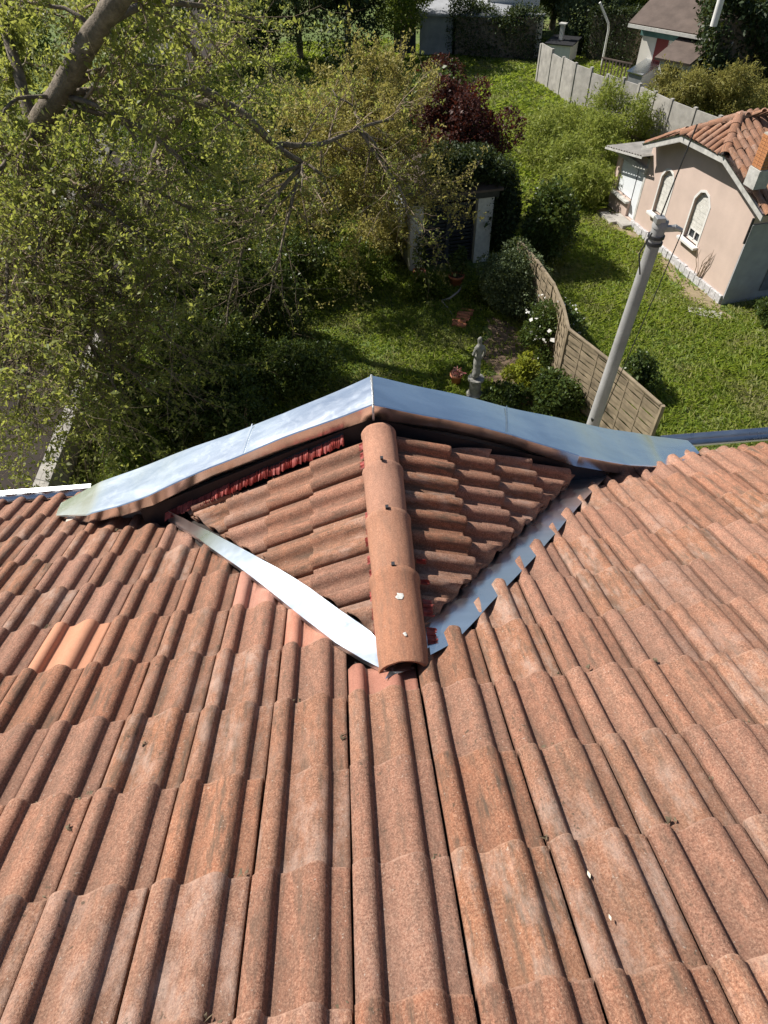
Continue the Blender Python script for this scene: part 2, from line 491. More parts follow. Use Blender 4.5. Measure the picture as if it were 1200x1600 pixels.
# street on the left of the boundary wall and the pavement beyond
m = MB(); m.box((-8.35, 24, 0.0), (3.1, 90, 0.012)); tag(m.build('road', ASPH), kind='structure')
m = MB(); m.box((-10.35, 24, 0.05), (0.9, 90, 0.12)); tag(m.build('pavement', m_plain('dull_paving', (.14, .13, .115), .9, .35, 2, .4), bevel=0.02), kind='structure')

# bare strip of dry earth along the pink house
WA = Vector((11.342, 17.147, 0)); WT = Vector((-0.166, 0.986, 0)).normalized(); WN = Vector((-0.986, -0.166, 0)).normalized()
def wall_pt(t, n=0.0, z=0.0):
    return WA + WT * t + WN * n + Vector((0, 0, z))
def ragged(name, poly, mat, z, step=0.35, amp=0.15):
    out = []
    for i in range(len(poly)):
        a = Vector(poly[i]); b = Vector(poly[(i + 1) % len(poly)])
        k = max(1, int((b - a).length / step))
        for j in range(k):
            q = a.lerp(b, j / k); out.append((q.x + rnd.gauss(0, amp), q.y + rnd.gauss(0, amp), z))
    bm = bmesh.new(); vs = [bm.verts.new(p) for p in out]
    bm.edges.ensure_lookup_table()
    es = [bm.edges.new((vs[i], vs[(i + 1) % len(vs)])) for i in range(len(vs))]
    bmesh.ops.triangle_fill(bm, edges=es, use_beauty=True)
    for f in bm.faces:
        if f.normal.z < 0: f.normal_flip()
    me = bpy.data.meshes.new(name); bm.to_mesh(me); bm.free()
    return tag(ob(name, me, mat), kind='structure')
DRY = m_plain('dry_earth', (0.27, 0.215, 0.135), 0.95, 0.35, 3, 0.6, bd=0.03)
ragged('path', [wall_pt(-1.0, .05), wall_pt(7.4, .05), wall_pt(7.4, .7), wall_pt(4.5, 1.1), wall_pt(2.0, .75), wall_pt(-.8, .9)], DRY, 0.006)
ragged('flower_bed', [(3.7, 13.0, 0), (4.9, 12.6, 0), (5.2, 14.6, 0), (4.9, 16.6, 0), (4.2, 17.2, 0), (3.75, 15.4, 0)], DIRT, 0.008)

# ================================================================== OWN HOUSE
UX = Vector((0.9994704, 0.0132094, 0.0297383)); VX = Vector((0, 0.9138990, -0.4059416)); NX = Vector((-0.0325401, 0.4057266, 0.9134151))
O0 = Vector((-0.0885772, 0.1857344, 8.4738785))
G = 0.38644
def RP(u, v, h=0.0): return O0 + UX * u + VX * v + NX * h
house = empty('tiled_house', (0, 0, 0), 0, 'house with weathered red tiled roof and zinc capped gable in front of the garden', 'house')

PROF = [(.0036, -.014), (.0036, .0085), (.009, .0145), (.018, .026), (.029, .0355), (.041, .0405), (.053, .041), (.063, .0375), (.071, .029), (.077, .015), (.0805, .002),
        (.092, 0), (.104, .0008), (.119, .0045), (.134, .0115), (.149, .0215), (.164, .0315), (.178, .0385), (.192, .0415), (.204, .0408), (.215, .0365), (.2245, .027), (.231, .014), (.235, .002),
        (.252, 0), (.280, 0), (.2946, .0008), (.2950, -.016)]
PROF_G = [(.0030, -.012), (.0030, .012), (.010, .022), (.022, .034), (.036, .041), (.052, .0425), (.066, .041), (.078, .035), (.087, .024), (.093, .010), (.097, .001),
          (.108, 0), (.128, 0), (.145, .002), (.158, .010), (.168, .022), (.180, .034), (.194, .041), (.209, .0425), (.224, .041), (.236, .035), (.245, .024), (.251, .010), (.255, .001),
          (.266, 0), (.284, 0), (.2974, .0005), (.2980, -.014)]
def tile_mesh(name, g, head=0.06, t=0.028, seed=0, amp=0.0009, zs=0.88, PROF=PROF):
    """one double-roll tile: x across (0..0.30), y down the slope (-head..g), nose raised by its thickness t"""
    r = random.Random(seed)
    ys = [-head, 0.0, g * .33, g * .66, g - 0.016, g - 0.005, g]
    vs = []; fs = []; n = len(PROF)
    ph = [r.uniform(0, 6.28) for _ in range(6)]
    for j, y in enumerate(ys):
        dz = t * y / g - (0.0060 if j == len(ys) - 1 else 0.0012 if j == len(ys) - 2 else 0)
        for i, (x, z) in enumerate(PROF):
            w = amp * (math.sin(9 * x * 3 + ph[0] + y * 7) + math.sin(23 * x + ph[1] - y * 19))
            ye = y + (0.0022 * math.sin(40 * x + ph[2]) + 0.0018 * math.sin(95 * x + ph[3]) if j >= len(ys) - 2 else 0)
            z = z * zs if z > 0 else z
            vs.append((x + (0.0006 * math.sin(y * 30 + ph[4]) if i in (0, n - 1) else 0), ye, z + dz + w))
    for j in range(len(ys) - 1):
        for i in range(n - 1):
            fs.append((j * n + i, j * n + i + 1, (j + 1) * n + i + 1, (j + 1) * n + i))
    sm = [True] * len(fs)
    b = len(vs); last = (len(ys) - 1) * n
    for i in range(n):                                   # the nose, down to the tile below
        x, y, z = vs[last + i]
        vs.append((x, y, z)); vs.append((x, y - 0.002, z - t - 0.004))
    for i in range(n - 1):
        fs.append((b + 2 * i, b + 2 * i + 2, b + 2 * i + 3, b + 2 * i + 1)); sm.append(False)
    me = bpy.data.meshes.new(name)
    me.from_pydata(vs, [], [tuple(reversed(f)) for f in fs])
    # sharp lip edges: the first and last strips are flat shaded
    for k, p in enumerate(me.polygons):
        p.use_smooth = sm[k] and (k % (n - 1)) not in (0, n - 2) if k < (len(ys) - 1) * (n - 1) else False
    me.update()
    # make normals point up
    if me.polygons[5].normal.z < 0: me.flip_normals()
    return me
def frame_m(o, ex, ey, ez):
    return Matrix(((ex.x, ey.x, ez.x, o.x), (ex.y, ey.y, ez.y, o.y), (ex.z, ey.z, ez.z, o.z), (0, 0, 0, 1)))
def cut_mesh(me, Mw, planes, depth=0.014):
    """copy of a tile mesh cut by world planes (point, normal pointing to the removed side); None if nothing is left"""
    bm = bmesh.new(); bm.from_mesh(me)
    Mi = Mw.inverted(); R3 = Mi.to_3x3()
    for p, nrm in planes:
        geom = bm.verts[:] + bm.edges[:] + bm.faces[:]
        bmesh.ops.bisect_plane(bm, geom=geom, dist=1e-5, plane_co=Mi @ p, plane_no=(Mw.to_3x3().transposed() @ nrm), clear_outer=True)
    if len(bm.faces) < 4:
        bm.free(); return None
    # a thickness along the open cut edges
    ed = [e for e in bm.edges if e.is_boundary and e.calc_length() > 1e-4]
    out = bpy.data.meshes.new(me.name)
    r = bmesh.ops.extrude_edge_only(bm, edges=ed)
    for v in [g_ for g_ in r['geom'] if isinstance(g_, bmesh.types.BMVert)]:
        v.co.z -= depth
    bm.to_mesh(out); bm.free()
    return out

def side_planes(a, b, keep_pt):
    """vertical plane through world points a and b whose normal points away from keep_pt"""
    d = (b - a); d.z = 0; n = d.cross(Vector((0, 0, 1))).normalized()
    if (keep_pt - a).dot(n) > 0: n = -n
    return (a, n)
L_MAIN = side_planes(RP(.159, 1.287, .05), RP(-1.244, 3.207, .05), RP(-2, 1.5))
R_MAIN = side_planes(RP(.285, 1.300, .05), RP(1.868, 3.295, .05), RP(2, 1.5))
roof = MB()
def roofquad(mb, u0, u1, v0, v1, h): mb.add([RP(u0, v0, h), RP(u1, v0, h), RP(u1, v1, h), RP(u0, v1, h)], [(0, 1, 2, 3)])
V0R = -1.93
roofquad(roof, -7.8, 8.4, V0R, 3.42, -0.035)
roofquad(roof, -7.8, -1.95, 3.42, 3.84, -0.035); roofquad(roof, 2.5, 8.4, 3.42, 3.56, -0.035)
main_roof = roof.build('roof', DECK, house)
tag(main_roof, 'main slope of weathered double roll tiles')
variants = [tile_mesh('roof_tile', G, seed=i) for i in range(5)]
new_cells = {(-5, 5)}
pink_cells = {(-2, 6), (-2, 7), (-1, 5), (0, 4), (-1, 6)}
OUT = MB()   # tiles out of the picture, joined
VE = 3.36
for j in range(-4, 11):
    for c in range(-26, 28):
        u0, v0 = c * 0.30, (j - 1) * G
        if v0 < V0R - 0.05: continue
        uc, vc = u0 + .15, v0 + G / 2
        half = 2.35 + 0.62 * max(v0, 0)
        seen = j >= 0 and abs(uc - 0.25) < half and not (j == 0 and abs(uc - .25) > 2.0)
        planes = []
        if c == 0 and j >= 4:
            if j > 4: continue
            planes.append((RP(0, 1.345), VX.copy()))
        elif j >= 4 and -1.45 < uc < 2.0:
            pl = L_MAIN if uc < .16 else R_MAIN
            cs = [RP(u0 + a, v0 + b) for a in (0, .3) for b in (-.06, G)]
            ds = [(q - pl[0]).dot(pl[1]) for q in cs]
            if min(ds) > -0.01: continue
            if max(ds) > 0: planes.append(pl)
        if -1.95 < uc < 2.55 and v0 + G > VE:
            if v0 > VE - .03: continue
            planes.append((RP(0, VE), VX.copy()))
        elif uc >= 2.55 and v0 + G > 3.58:
            if v0 > 3.5: continue
            planes.append((RP(0, 3.58), VX.copy()))
        o = RP(u0 + rnd.gauss(0, .0007), v0 + rnd.gauss(0, .0022), rnd.gauss(-.008, .0012))
        M = frame_m(o, UX, VX, NX) @ Matrix.Rotation(rnd.gauss(0, .003), 4, 'Z') @ Matrix.Rotation(rnd.gauss(0, .0018), 4, 'Y')
        me = variants[rnd.randrange(5)]
        if not seen:
            if not planes: OUT.add([M @ v.co for v in me.vertices], [tuple(p.vertices) for p in me.polygons], True)
            continue
        if planes:
            me = cut_mesh(me, M, planes)
            if me is None: continue
        mat = TILE_NEW if (c, j) in new_cells else TILE_PINK if (c, j) in pink_cells else TILE
        t = bpy.data.objects.new('roof_tile', me)
        if not me.materials: me.materials.append(TILE)
        link(t, main_roof); t.matrix_world = M
        if mat is not TILE:
            t.material_slots[0].link = 'OBJECT'; t.material_slots[0].material = mat
        if (c, j) in new_cells: t['label'] = 'clean bright orange replacement tile'
o = OUT.build('roof_tile_field', TILE, main_roof); o['kind'] = 'stuff'
cr_ = MB()
for k in range(120):
    j = rnd.randrange(0, 9); c = rnd.randrange(-9, 10)
    u = c * .3 + rnd.choice((.10, .115, .25, .27, .285, .245)) + rnd.gauss(0, .006); v = j * G + abs(rnd.gauss(0, .02)) + .003 if rnd.random() < .7 else rnd.uniform(0, 3.2)
    if -1.5 < u < 2.1 and v > 1.2: continue
    for q_ in range(rnd.randrange(1, 5)):
        s_ = rnd.uniform(.0025, .008); pc = RP(u + rnd.gauss(0, .01), v + rnd.gauss(0, .006), .013 + s_ * .4)
        vs = [pc + Vector((rnd.gauss(0, s_), rnd.gauss(0, s_), rnd.gauss(0, s_ * .5))) for _ in range(6)]
        cr_.add(vs, [(0, 1, 2), (0, 2, 3), (0, 3, 4), (0, 4, 1), (5, 2, 1), (5, 3, 2), (5, 4, 3), (5, 1, 4)])
o = cr_.build('moss_crumbs', m_plain('moss_crumb', (.16, .125, .08), .95, .5, 40, 0), main_roof); o['kind'] = 'stuff'
for k, (x_, y_) in enumerate(((920, 1367), (953, 1434))):       # two fallen petals on the tiles
    q_ = ray(x_, y_); t_ = ((O0 + NX * .025 - Vector((0, 0, H))).dot(NX)) / q_.dot(NX); c_ = Vector((0, 0, H)) + q_ * t_
    pm_ = MB(); L_ = .012 - .003 * k
    pm_.add([c_ - VX * L_, c_ + UX * L_ * .4 + NX * .002, c_ + VX * L_ + NX * .003, c_ - UX * L_ * .4 + NX * .002], [(0, 1, 2), (0, 2, 3)])
    tag(pm_.build('fallen_petal', m_plain('dry_petal', (.72, .68, .52), .8, .1, 30, 0)), 'larger pale dry petal lying on a red tile, the farther of two' if k == 0 else 'smaller pale dry petal lying on a red tile, the nearer of two', 'petal')
# back slope beyond the ridge, out of view: one plain sheet and a ridge line
rb = RP(0, V0R)
bsm = MB(); bsm.slab([(-7.9, rb.y, rb.z), (-7.9, -6.2, rb.z - 2.0), (8.4, -6.2, rb.z - 2.0), (8.4, rb.y, rb.z + .2)][::-1] if False else [(-7.9, rb.y, rb.z - .2), (8.4, rb.y, rb.z + .2), (8.4, -6.2, rb.z - 1.9), (-7.9, -6.2, rb.z - 2.1)][::-1], 0.06)
bsm.build('rear_roof', TILE, house)

# walls
wm = MB()
YF = 3.27
for x0, x1, y0, y1 in ((-7.6, 8.2, YF - .22, YF), (-7.6, 8.2, -6.0, -5.8)):
    wm.add([(x0, y0, -.2), (x1, y0, -.2), (x1, y1, -.2), (x0, y1, -.2), (x0, y0, 6.72), (x1, y0, 6.78), (x1, y1, 6.72), (x0, y1, 6.66)],
           [(3, 2, 1, 0), (4, 5, 6, 7), (0, 1, 5, 4), (1, 2, 6, 5), (2, 3, 7, 6), (3, 0, 4, 7)])
for x in (-7.6, 8.0):
    ys = (-5.8, V0R, YF - .22)
    zt = [6.4, rb.z - .35, 6.9]
    vs = [(x, y, -.2) for y in ys] + [(x, y, z) for y, z in zip(ys, zt)]
    vs += [(x + .2, q[1], q[2]) for q in vs]
    wm.add(vs, [(0, 1, 4, 3), (1, 2, 5, 4), (7, 6, 9, 10), (8, 7, 10, 11), (3, 4, 10, 9), (4, 5, 11, 10), (0, 3, 9, 6), (2, 8, 11, 5)])
wm.build('wall', PLASTER, house)

# the pediment under the zinc capping
CX, CZ, SLL, SLR = 0.128, 8.13, 0.46, 0.445
def capz(x): return CZ - (SLL * (CX - x) if x < CX else SLR * (x - CX))
pm = MB()
xs = [-2.05, CX, 2.42]
prof = [(x, capz(x) - .03) for x in xs]
poly = [(-2.05, 6.7), (2.42, 6.75)] + prof[::-1]
n = len(poly)
yo_ = lambda x: (x - CX) * .12 if x > CX else (CX - x) * .06
pm.add([(x, 3.26 + yo_(x), z) for x, z in poly] + [(x, 3.07 + yo_(x), z) for x, z in poly], [tuple(range(n))[::-1], tuple(range(n, 2 * n))] + [(i, (i + 1) % n, (i + 1) % n + n, i + n) for i in range(n)])
pm.build('pediment', PLASTER, house)

# zinc capping: two folded sheets meeting at the apex, inner drop face, seam
def capping(side):
    mb = MB()
    if side < 0:
        xs_ = [CX, -.43, -.907, -1.349, -1.60, -1.85]
        yin = [3.005, 3.052, 3.075, 3.062, 3.09, 3.14]; you = [3.281, 3.292, 3.345, 3.395, 3.42, 3.445]
        drop = [.115, .113, .11, .105, .10, .095]
    else:
        xs_ = [CX, .589, 1.02, 1.495, 1.92, 2.28]
        yin = [3.004, 3.078, 3.118, 3.10, 3.18, 3.28]; you = [3.294, 3.365, 3.415, 3.485, 3.56, 3.64]
        drop = [.115, .113, .11, .105, .10, .09]
    sub = 6; A = []
    for i in range(len(xs_) - 1):
        for k in range(sub):
            q = k / sub
            A.append([xs_[i] + (xs_[i + 1] - xs_[i]) * q] + [l[i] + (l[i + 1] - l[i]) * q for l in (yin, you, drop)])
    A.append([xs_[-1], yin[-1], you[-1], drop[-1]])
    rows = []
    for i, (x, a, b, d) in enumerate(A):
        z = capz(x) + 0.004 * math.sin(x * 9 + side) * (1 if 0 < i < len(A) - 1 else 0)
        ch = 0.004 * math.sin(x * 21)
        rows.append([(x, a + .006, z - d), (x, a - .002, z - .006), (x, a + .004, z), (x, (a + b) / 2, z + .004 + ch * .5), (x, b - .004, z - .002), (x, b + .002, z - .008), (x, b, z - .06)])
    # flared end dressed down onto the tiles
    x, a, b, d = A[-1]
    sx = -1 if side < 0 else 1
    ex = x + sx * .31
    zr = lambda X, Y: RP((X + .0886), (Y - O0.y) / .9139, .055).z
    rows.append([(ex - sx * .05, a + .13, zr(ex, a + .13) - .02), (ex - sx * .04, a + .12, zr(ex, a + .12) + .0), (ex - sx * .03, a + .125, zr(ex, a + .125) + .008),
                 (ex, (a + b) / 2 + .08, zr(ex, (a + b) / 2 + .08) + .012), (ex + sx * .02, b + .03, zr(ex, b + .03) + .014), (ex + sx * .02, b + .04, zr(ex, b + .04) + .0), (ex, b + .04, zr(ex, b + .04) - .05)])
    k = len(rows[0])
    vs = [p for r_ in rows for p in r_]
    for lo, hi in ((0, 2), (2, 4), (4, 6)):
        sel = []; w = hi - lo + 1
        for r_ in rows: sel += r_[lo:hi + 1]
        fs = [(i * w + j, (i + 1) * w + j, (i + 1) * w + j + 1, i * w + j + 1) for i in range(len(rows) - 1) for j in range(w - 1)]
        if side > 0: fs = [tuple(reversed(f)) for f in fs]
        mb.add(sel, [tuple(reversed(f)) for f in fs], lo == 2)
    return mb
cl = capping(-1).build('zinc_capping', ZINC, house); cr = capping(1).build('zinc_capping', ZINC, house)
sm_ = MB(); sm_.tube([(CX + .001, 2.999, CZ - .112), (CX + .001, 2.998, CZ - .002), (CX + .004, 3.05, CZ + .004), (CX + .01, 3.28, CZ + .004), (CX + .01, 3.293, CZ - .03)], .007, 6)
sm_.build('solder_seam', m_plain('solder', (0.62, 0.62, 0.62), 0.45, 0.4, 60, 0.8, 0.9), cl)
jl = MB()
for x, side in ((-.70, -1), (.985, 1)):       # lapped sheet joints
    a_, b_ = (3.068, 3.315) if side < 0 else (3.118, 3.41)
    jl.add([(x, a_, capz(x) + .0095), (x + .008, a_, capz(x + .008) + .0095), (x + .063, b_, capz(x + .063) + .0085), (x + .055, b_, capz(x + .055) + .0085)], [(0, 1, 2, 3)])
jl.build('lap_joint', ZINC_OLD, cl)

# gutters
def gutter(pts, r=.055):
    mb = MB(); n = 8
    for w, flip in ((r, 0), (r - .004, 1)):
        vs = []
        for (x, y, z) in pts:
            for k in range(n + 1):
                a = math.pi * k / n
                vs.append((x, y - w * math.cos(a), z - w * math.sin(a)))
        fs = [(i * (n + 1) + k, (i + 1) * (n + 1) + k, (i + 1) * (n + 1) + k + 1, i * (n + 1) + k + 1) for i in range(len(pts) - 1) for k in range(n)]
        mb.add(vs, [tuple(reversed(f)) for f in fs] if flip else fs, True)
    x0, y0, z0 = pts[-1]
    for (x, y, z) in (pts[0], pts[-1]):
        vs = [(x, y - r * math.cos(math.pi * k / n), z - r * math.sin(math.pi * k / n)) for k in range(n + 1)]
        mb.add(vs, [tuple(range(n + 1))])
    mb.tube([(p[0], p[1] + r + .004, p[2] + .004) for p in pts], .014, 8)
    for (xa, ya, za), (xb, yb, zb) in zip(pts[:-1], pts[1:]):     # flat rolled front lip
        mb.add([(xa, ya + r - .03, za + .012), (xa, ya + r + .006, za + .019), (xb, yb + r + .006, zb + .019), (xb, yb + r - .03, zb + .012)], [(0, 1, 2, 3)])
    return mb
gutter([(-2.06, 3.70, 6.90), (-7.9, 3.74, 6.73)]).build('gutter', ZINC_OLD, house)
gutter([(2.50, 3.80, 6.94), (8.5, 3.86, 7.02)]).build('gutter', ZINC_OLD, house)
fb = MB(); fb.box((-5.0, 3.62, 6.72), (5.7, .03, .2)); fb.box((5.5, 3.62, 6.84), (5.8, .03, .2)); fb.build('fascia_board', m_plain('fascia_paint', (.25, .22, .2), .8), house)

# ---------------- small gable roof (two slopes) behind the pediment
XR, ZR = .155, 7.93
GL, GR = .307, .312
SL, SR = .495, .462
def slope_frame(side):
    s = SL if side < 0 else SR
    ey = Vector((side, 0, -s)).normalized()              # down the slope
    ex = Vector((0, 1, 0)) if side < 0 else Vector((0, -1, 0))
    ez = ex.cross(ey)
    return ex, ey, ez
groof = MB()
zz_ = ZR - .035
groof.add([(XR, 1.40, zz_), (XR, 2.99, zz_), (XR - 1.5, 2.99, zz_ - SL * 1.5)], [(0, 1, 2)])
groof.add([(XR, 1.40, zz_), (XR, 2.99, zz_), (XR + 1.62, 2.99, zz_ - SR * 1.62)], [(0, 2, 1)])
gable_roof = groof.build('gable_roof', DECK, house)
tag(gable_roof, 'small two sided roof behind the pediment')
L_GAB = side_planes(Vector((.13, 1.53, 7.95)), Vector((-1.235, 3.13, 7.27)), Vector((0, 2.9, 7.9)))
R_GAB = side_planes(RP(.345, 1.52, .05), RP(1.79, 3.38, .05), Vector((.4, 2.9, 7.9)))
for side in (-1, 1):
    ex, ey, ez = slope_frame(side)
    g = GL if side < 0 else GR
    var = [tile_mesh('gable_tile', g, head=.06, t=.024 if side < 0 else .042, seed=20 + i + side, zs=1.04 if side < 0 else 1.30, PROF=PROF_G) for i in range(3)]
    x_first = -.245 if side < 0 else .555                # first nose line below the ridge
    s = SL if side < 0 else SR
    ky = math.sqrt(1 + s * s)
    ytop0 = 2.955 if side < 0 else 2.975
    for k in range(6):
        for q in range(8):
            yj = (1.542 + .287 * q) if side < 0 else (3.249 - .287 * q)
            xn = x_first + side * k * g / ky
            xh = xn - side * g / ky                       # where the tile body begins
            o = Vector((xh, yj + rnd.gauss(0, .002), ZR - s * abs(xh - XR)))
            M = frame_m(o, ex, ey, ez) @ Matrix.Scale(.287 / .30, 4, Vector((1, 0, 0))) @ Matrix.Rotation(rnd.gauss(0, .005), 4, 'Z')
            pl = L_GAB if side < 0 else R_GAB
            ytop = ytop0 + abs((xh + xn) / 2 - XR) * (.04 if side < 0 else .075)
            cs = [M @ Vector((a, b, 0)) for a in (0, .3) for b in (-.05, g)]
            ds = [(c_ - pl[0]).dot(pl[1]) for c_ in cs]
            if min(ds) > -.01: continue
            planes = [pl] if max(ds) > 0 else []
            if max(c_.y for c_ in cs) > ytop - .02:
                if min(c_.y for c_ in cs) > ytop - .02: continue
                planes.append(side_planes(Vector((XR, ytop0, 0)), Vector((XR + side * 1.5, ytop0 + 1.5 * (.04 if side < 0 else .075), 0)), Vector((XR, 2, 0))))
            me = var[rnd.randrange(3)]
            if k == 0: planes.append((Vector((XR + side * .02, 0, 0)), Vector((-side, 0, 0))))
            if planes:
                me = cut_mesh(me, M, planes, .045)
                if me is None: continue
            if not me.materials: me.materials.append(TILE)
            t = link(bpy.data.objects.new('roof_tile', me), gable_roof); t.matrix_world = M

# ridge tiles: each nearer one laps over the farther one
def ridge_tile(y0, y1, r0, r1, z0, z1):
    """y0 the near end, y1 the far end"""
    mb = MB(); n = 14; t = .013
    rows = []
    for q in (0, .012 / abs(y1 - y0), .3, .6, .90, .925, .98, 1):
        y = y0 + (y1 - y0) * q; r = r0 + (r1 - r0) * q; zc = z0 + (z1 - z0) * q
        if q == 0 or q == 1: r -= .003
        if .92 < q < .99: r += .0045
        rows.append([(XR + rnd.gauss(0, .0006) + r * math.cos(a), y + rnd.gauss(0, .0015), zc + r * .92 * math.sin(a)) for a in [math.pi * (-.04 + 1.08 * k / n) for k in range(n + 1)]])
    inner = [[(XR + (p[0] - XR) * (1 - t / r0), p[1], p[2] - t * .7) for p in r_] for r_ in rows]
    w = n + 1
    fs = [(i * w + j, i * w + j + 1, (i + 1) * w + j + 1, (i + 1) * w + j) for i in range(len(rows) - 1) for j in range(n)]
    mb.add([p for r_ in rows for p in r_], fs, True)
    mb.add([p for r_ in inner for p in r_], [tuple(reversed(f)) for f in fs], True)
    for e in (0, len(rows) - 1):
        mb.add(rows[e] + inner[e], [(j, j + 1, j + 1 + w, j + w) for j in range(n)])
    for j in (0, n):
        mb.add([r_[j] for r_ in rows] + [r_[j] for r_ in inner], [(i, i + 1, i + 1 + len(rows), i + len(rows)) for i in range(len(rows) - 1)])
    return mb
RT = [(2.60, 2.965, .100, .100, 7.945, 7.935), (2.235, 2.625, .103, .112, 7.95, 7.947), (1.855, 2.26, .105, .116, 7.955, 7.951), (1.375, 1.88, .112, .119, 7.955, 7.954)]
for i, a in enumerate(RT):
    t = ridge_tile(*a).build('ridge_tile', TILE_R, gable_roof)
clip = MB()
for y in (2.60, 2.235, 1.868):
    clip.box((XR - .005, y + .012, 7.955 + .113), (.016, .02, .014))
clip.build('ridge_clip', METAL_D, gable_roof)
dm = MB()
for (x, y, s_) in ((.165, 1.70, .016), (.17, 1.50, .008)):
    n = 11; z = 7.954
    ring = [(x + s_ * (1 + rnd.uniform(-.45, .5)) * math.cos(6.283 * k / n), y + s_ * 1.2 * (1 + rnd.uniform(-.45, .5)) * math.sin(6.283 * k / n)) for k in range(n)]
    hz = lambda X: 7.954 + .1155 * .92 * math.sqrt(max(0, 1 - ((X - XR) / .1155) ** 2)) + .004
    dm.add([(x, y, hz(x) + .003)] + [(a, b, hz(a)) for a, b in ring], [(0, k + 1, (k + 1) % n + 1) for k in range(n)], True)
dm.build('white_splash', m_plain('bird_dropping', (.60, .59, .55), .9, .3, 60, .3), gable_roof)

# black flashing trough behind the capping, and the red pleated strips
bt = MB()
bt.add([(CX, 3.012, 8.02), (-1.45, 3.07, 7.30), (-1.45, 3.055, 7.00), (CX, 2.985, 7.83)], [(0, 1, 2, 3)])
bt.add([(CX, 3.012, 8.02), (1.75, 3.15, 7.30), (1.75, 3.13, 7.00), (CX, 2.985, 7.83)], [(3, 2, 1, 0)])
bt.add([(CX, 2.99, 7.88), (-1.42, 3.06, 7.08), (-1.40, 2.90, 7.07), (CX, 2.86, 7.88)], [(0, 1, 2, 3)])
bt.add([(CX, 2.99, 7.88), (1.72, 3.135, 7.10), (1.70, 2.90, 7.10), (CX, 2.80, 7.88)], [(3, 2, 1, 0)])
bt.build('trough_flashing', BLACK, gable_roof)
def pleat(a, b, w, n, amp, nrm, drop=(0, 0, 0)):
    """a crimped strip from a to b, w the vector across it"""
    mb = MB(); a = Vector(a); b = Vector(b); w = Vector(w); nrm = Vector(nrm); vs = []
    for i in range(n + 1):
        q = a.lerp(b, i / n)
        wob = rnd.gauss(0, .003)
        up = nrm * (amp * (1 if i % 2 else -1) * rnd.uniform(.6, 1.2))
        e = 1 + rnd.uniform(-.18, .15) + (.12 if i % 2 else 0)
        for k, s_ in enumerate((0, .25, .6, 1)):
            vs.append(q + w * s_ * e + up * (.15 + s_) + Vector(drop) * s_ * s_ + Vector((0, 0, wob)))
    mb.add(vs, [(i * 4 + k, i * 4 + k + 1, (i + 1) * 4 + k + 1, (i + 1) * 4 + k) for i in range(n) for k in range(3)])
    return mb
exL, eyL, ezL = slope_frame(-1)
def onL(x, y, h): return Vector((x, y, ZR - SL * abs(x - XR))) + ezL * h
segs_r = [(-.02, -.26), (-.245, -.53), (-.51, -.80), (-.78, -1.07), (-1.05, -1.27)]
rsm = MB()
for i, (xa, xb) in enumerate(segs_r):
    p = pleat(onL(xa, 2.995 + .055 * (XR - xa), .080 - .003 * i), onL(xb, 2.995 + .055 * (XR - xb), .066 - .003 * i), (0, -.066, -.004), int(abs(xa - xb) / .0060), .0050, ezL, (0, 0, -.018))
    rsm.add(p.v, p.f)
rsm.build('pleated_closure', REDFOIL, gable_roof)
bk = MB()
for xa, xb in segs_r:
    bk.add([onL(xa, 3.010 + .055 * (XR - xa), .085), onL(xb, 3.010 + .055 * (XR - xb), .071), onL(xb, 2.992 + .055 * (XR - xb), .064), onL(xa, 2.992 + .055 * (XR - xa), .079)], [(0, 1, 2, 3)])
bk.build('closure_band', BLACK, gable_roof)
for y in [2.86, 2.78, 2.70, 2.31, 2.22, 2.14, 2.02, 1.93, 1.80, 1.70, 1.62]:      # scraps showing under the left edge of the ridge tiles
    p = pleat(Vector((XR - .10, y - .03, 7.945)), Vector((XR - .10, y + .03, 7.945)), (-.014 - rnd.uniform(0, .010), 0, -.012), 10, .003, (0, 0, 1)); p.build('closure_scrap', REDFOIL, gable_roof)
for y, l in ((1.715, .05), (1.565, .05), (1.99, .012), (1.86, .015)):
    p = pleat(Vector((XR + .118, y - l, 7.945)), Vector((XR + .123, y + l * .8, 7.945)), (.045, 0, -.012), 16, .004, (0, 0, 1)); p.build('closure_scrap', REDFOIL, gable_roof)
ep = MB()
ep.tube([(XR + .0, 1.55, 7.925), (XR + .005, 1.39, 7.915)], .05, 12); ep.build('ridge_batten', ZINC_OLD, gable_roof)

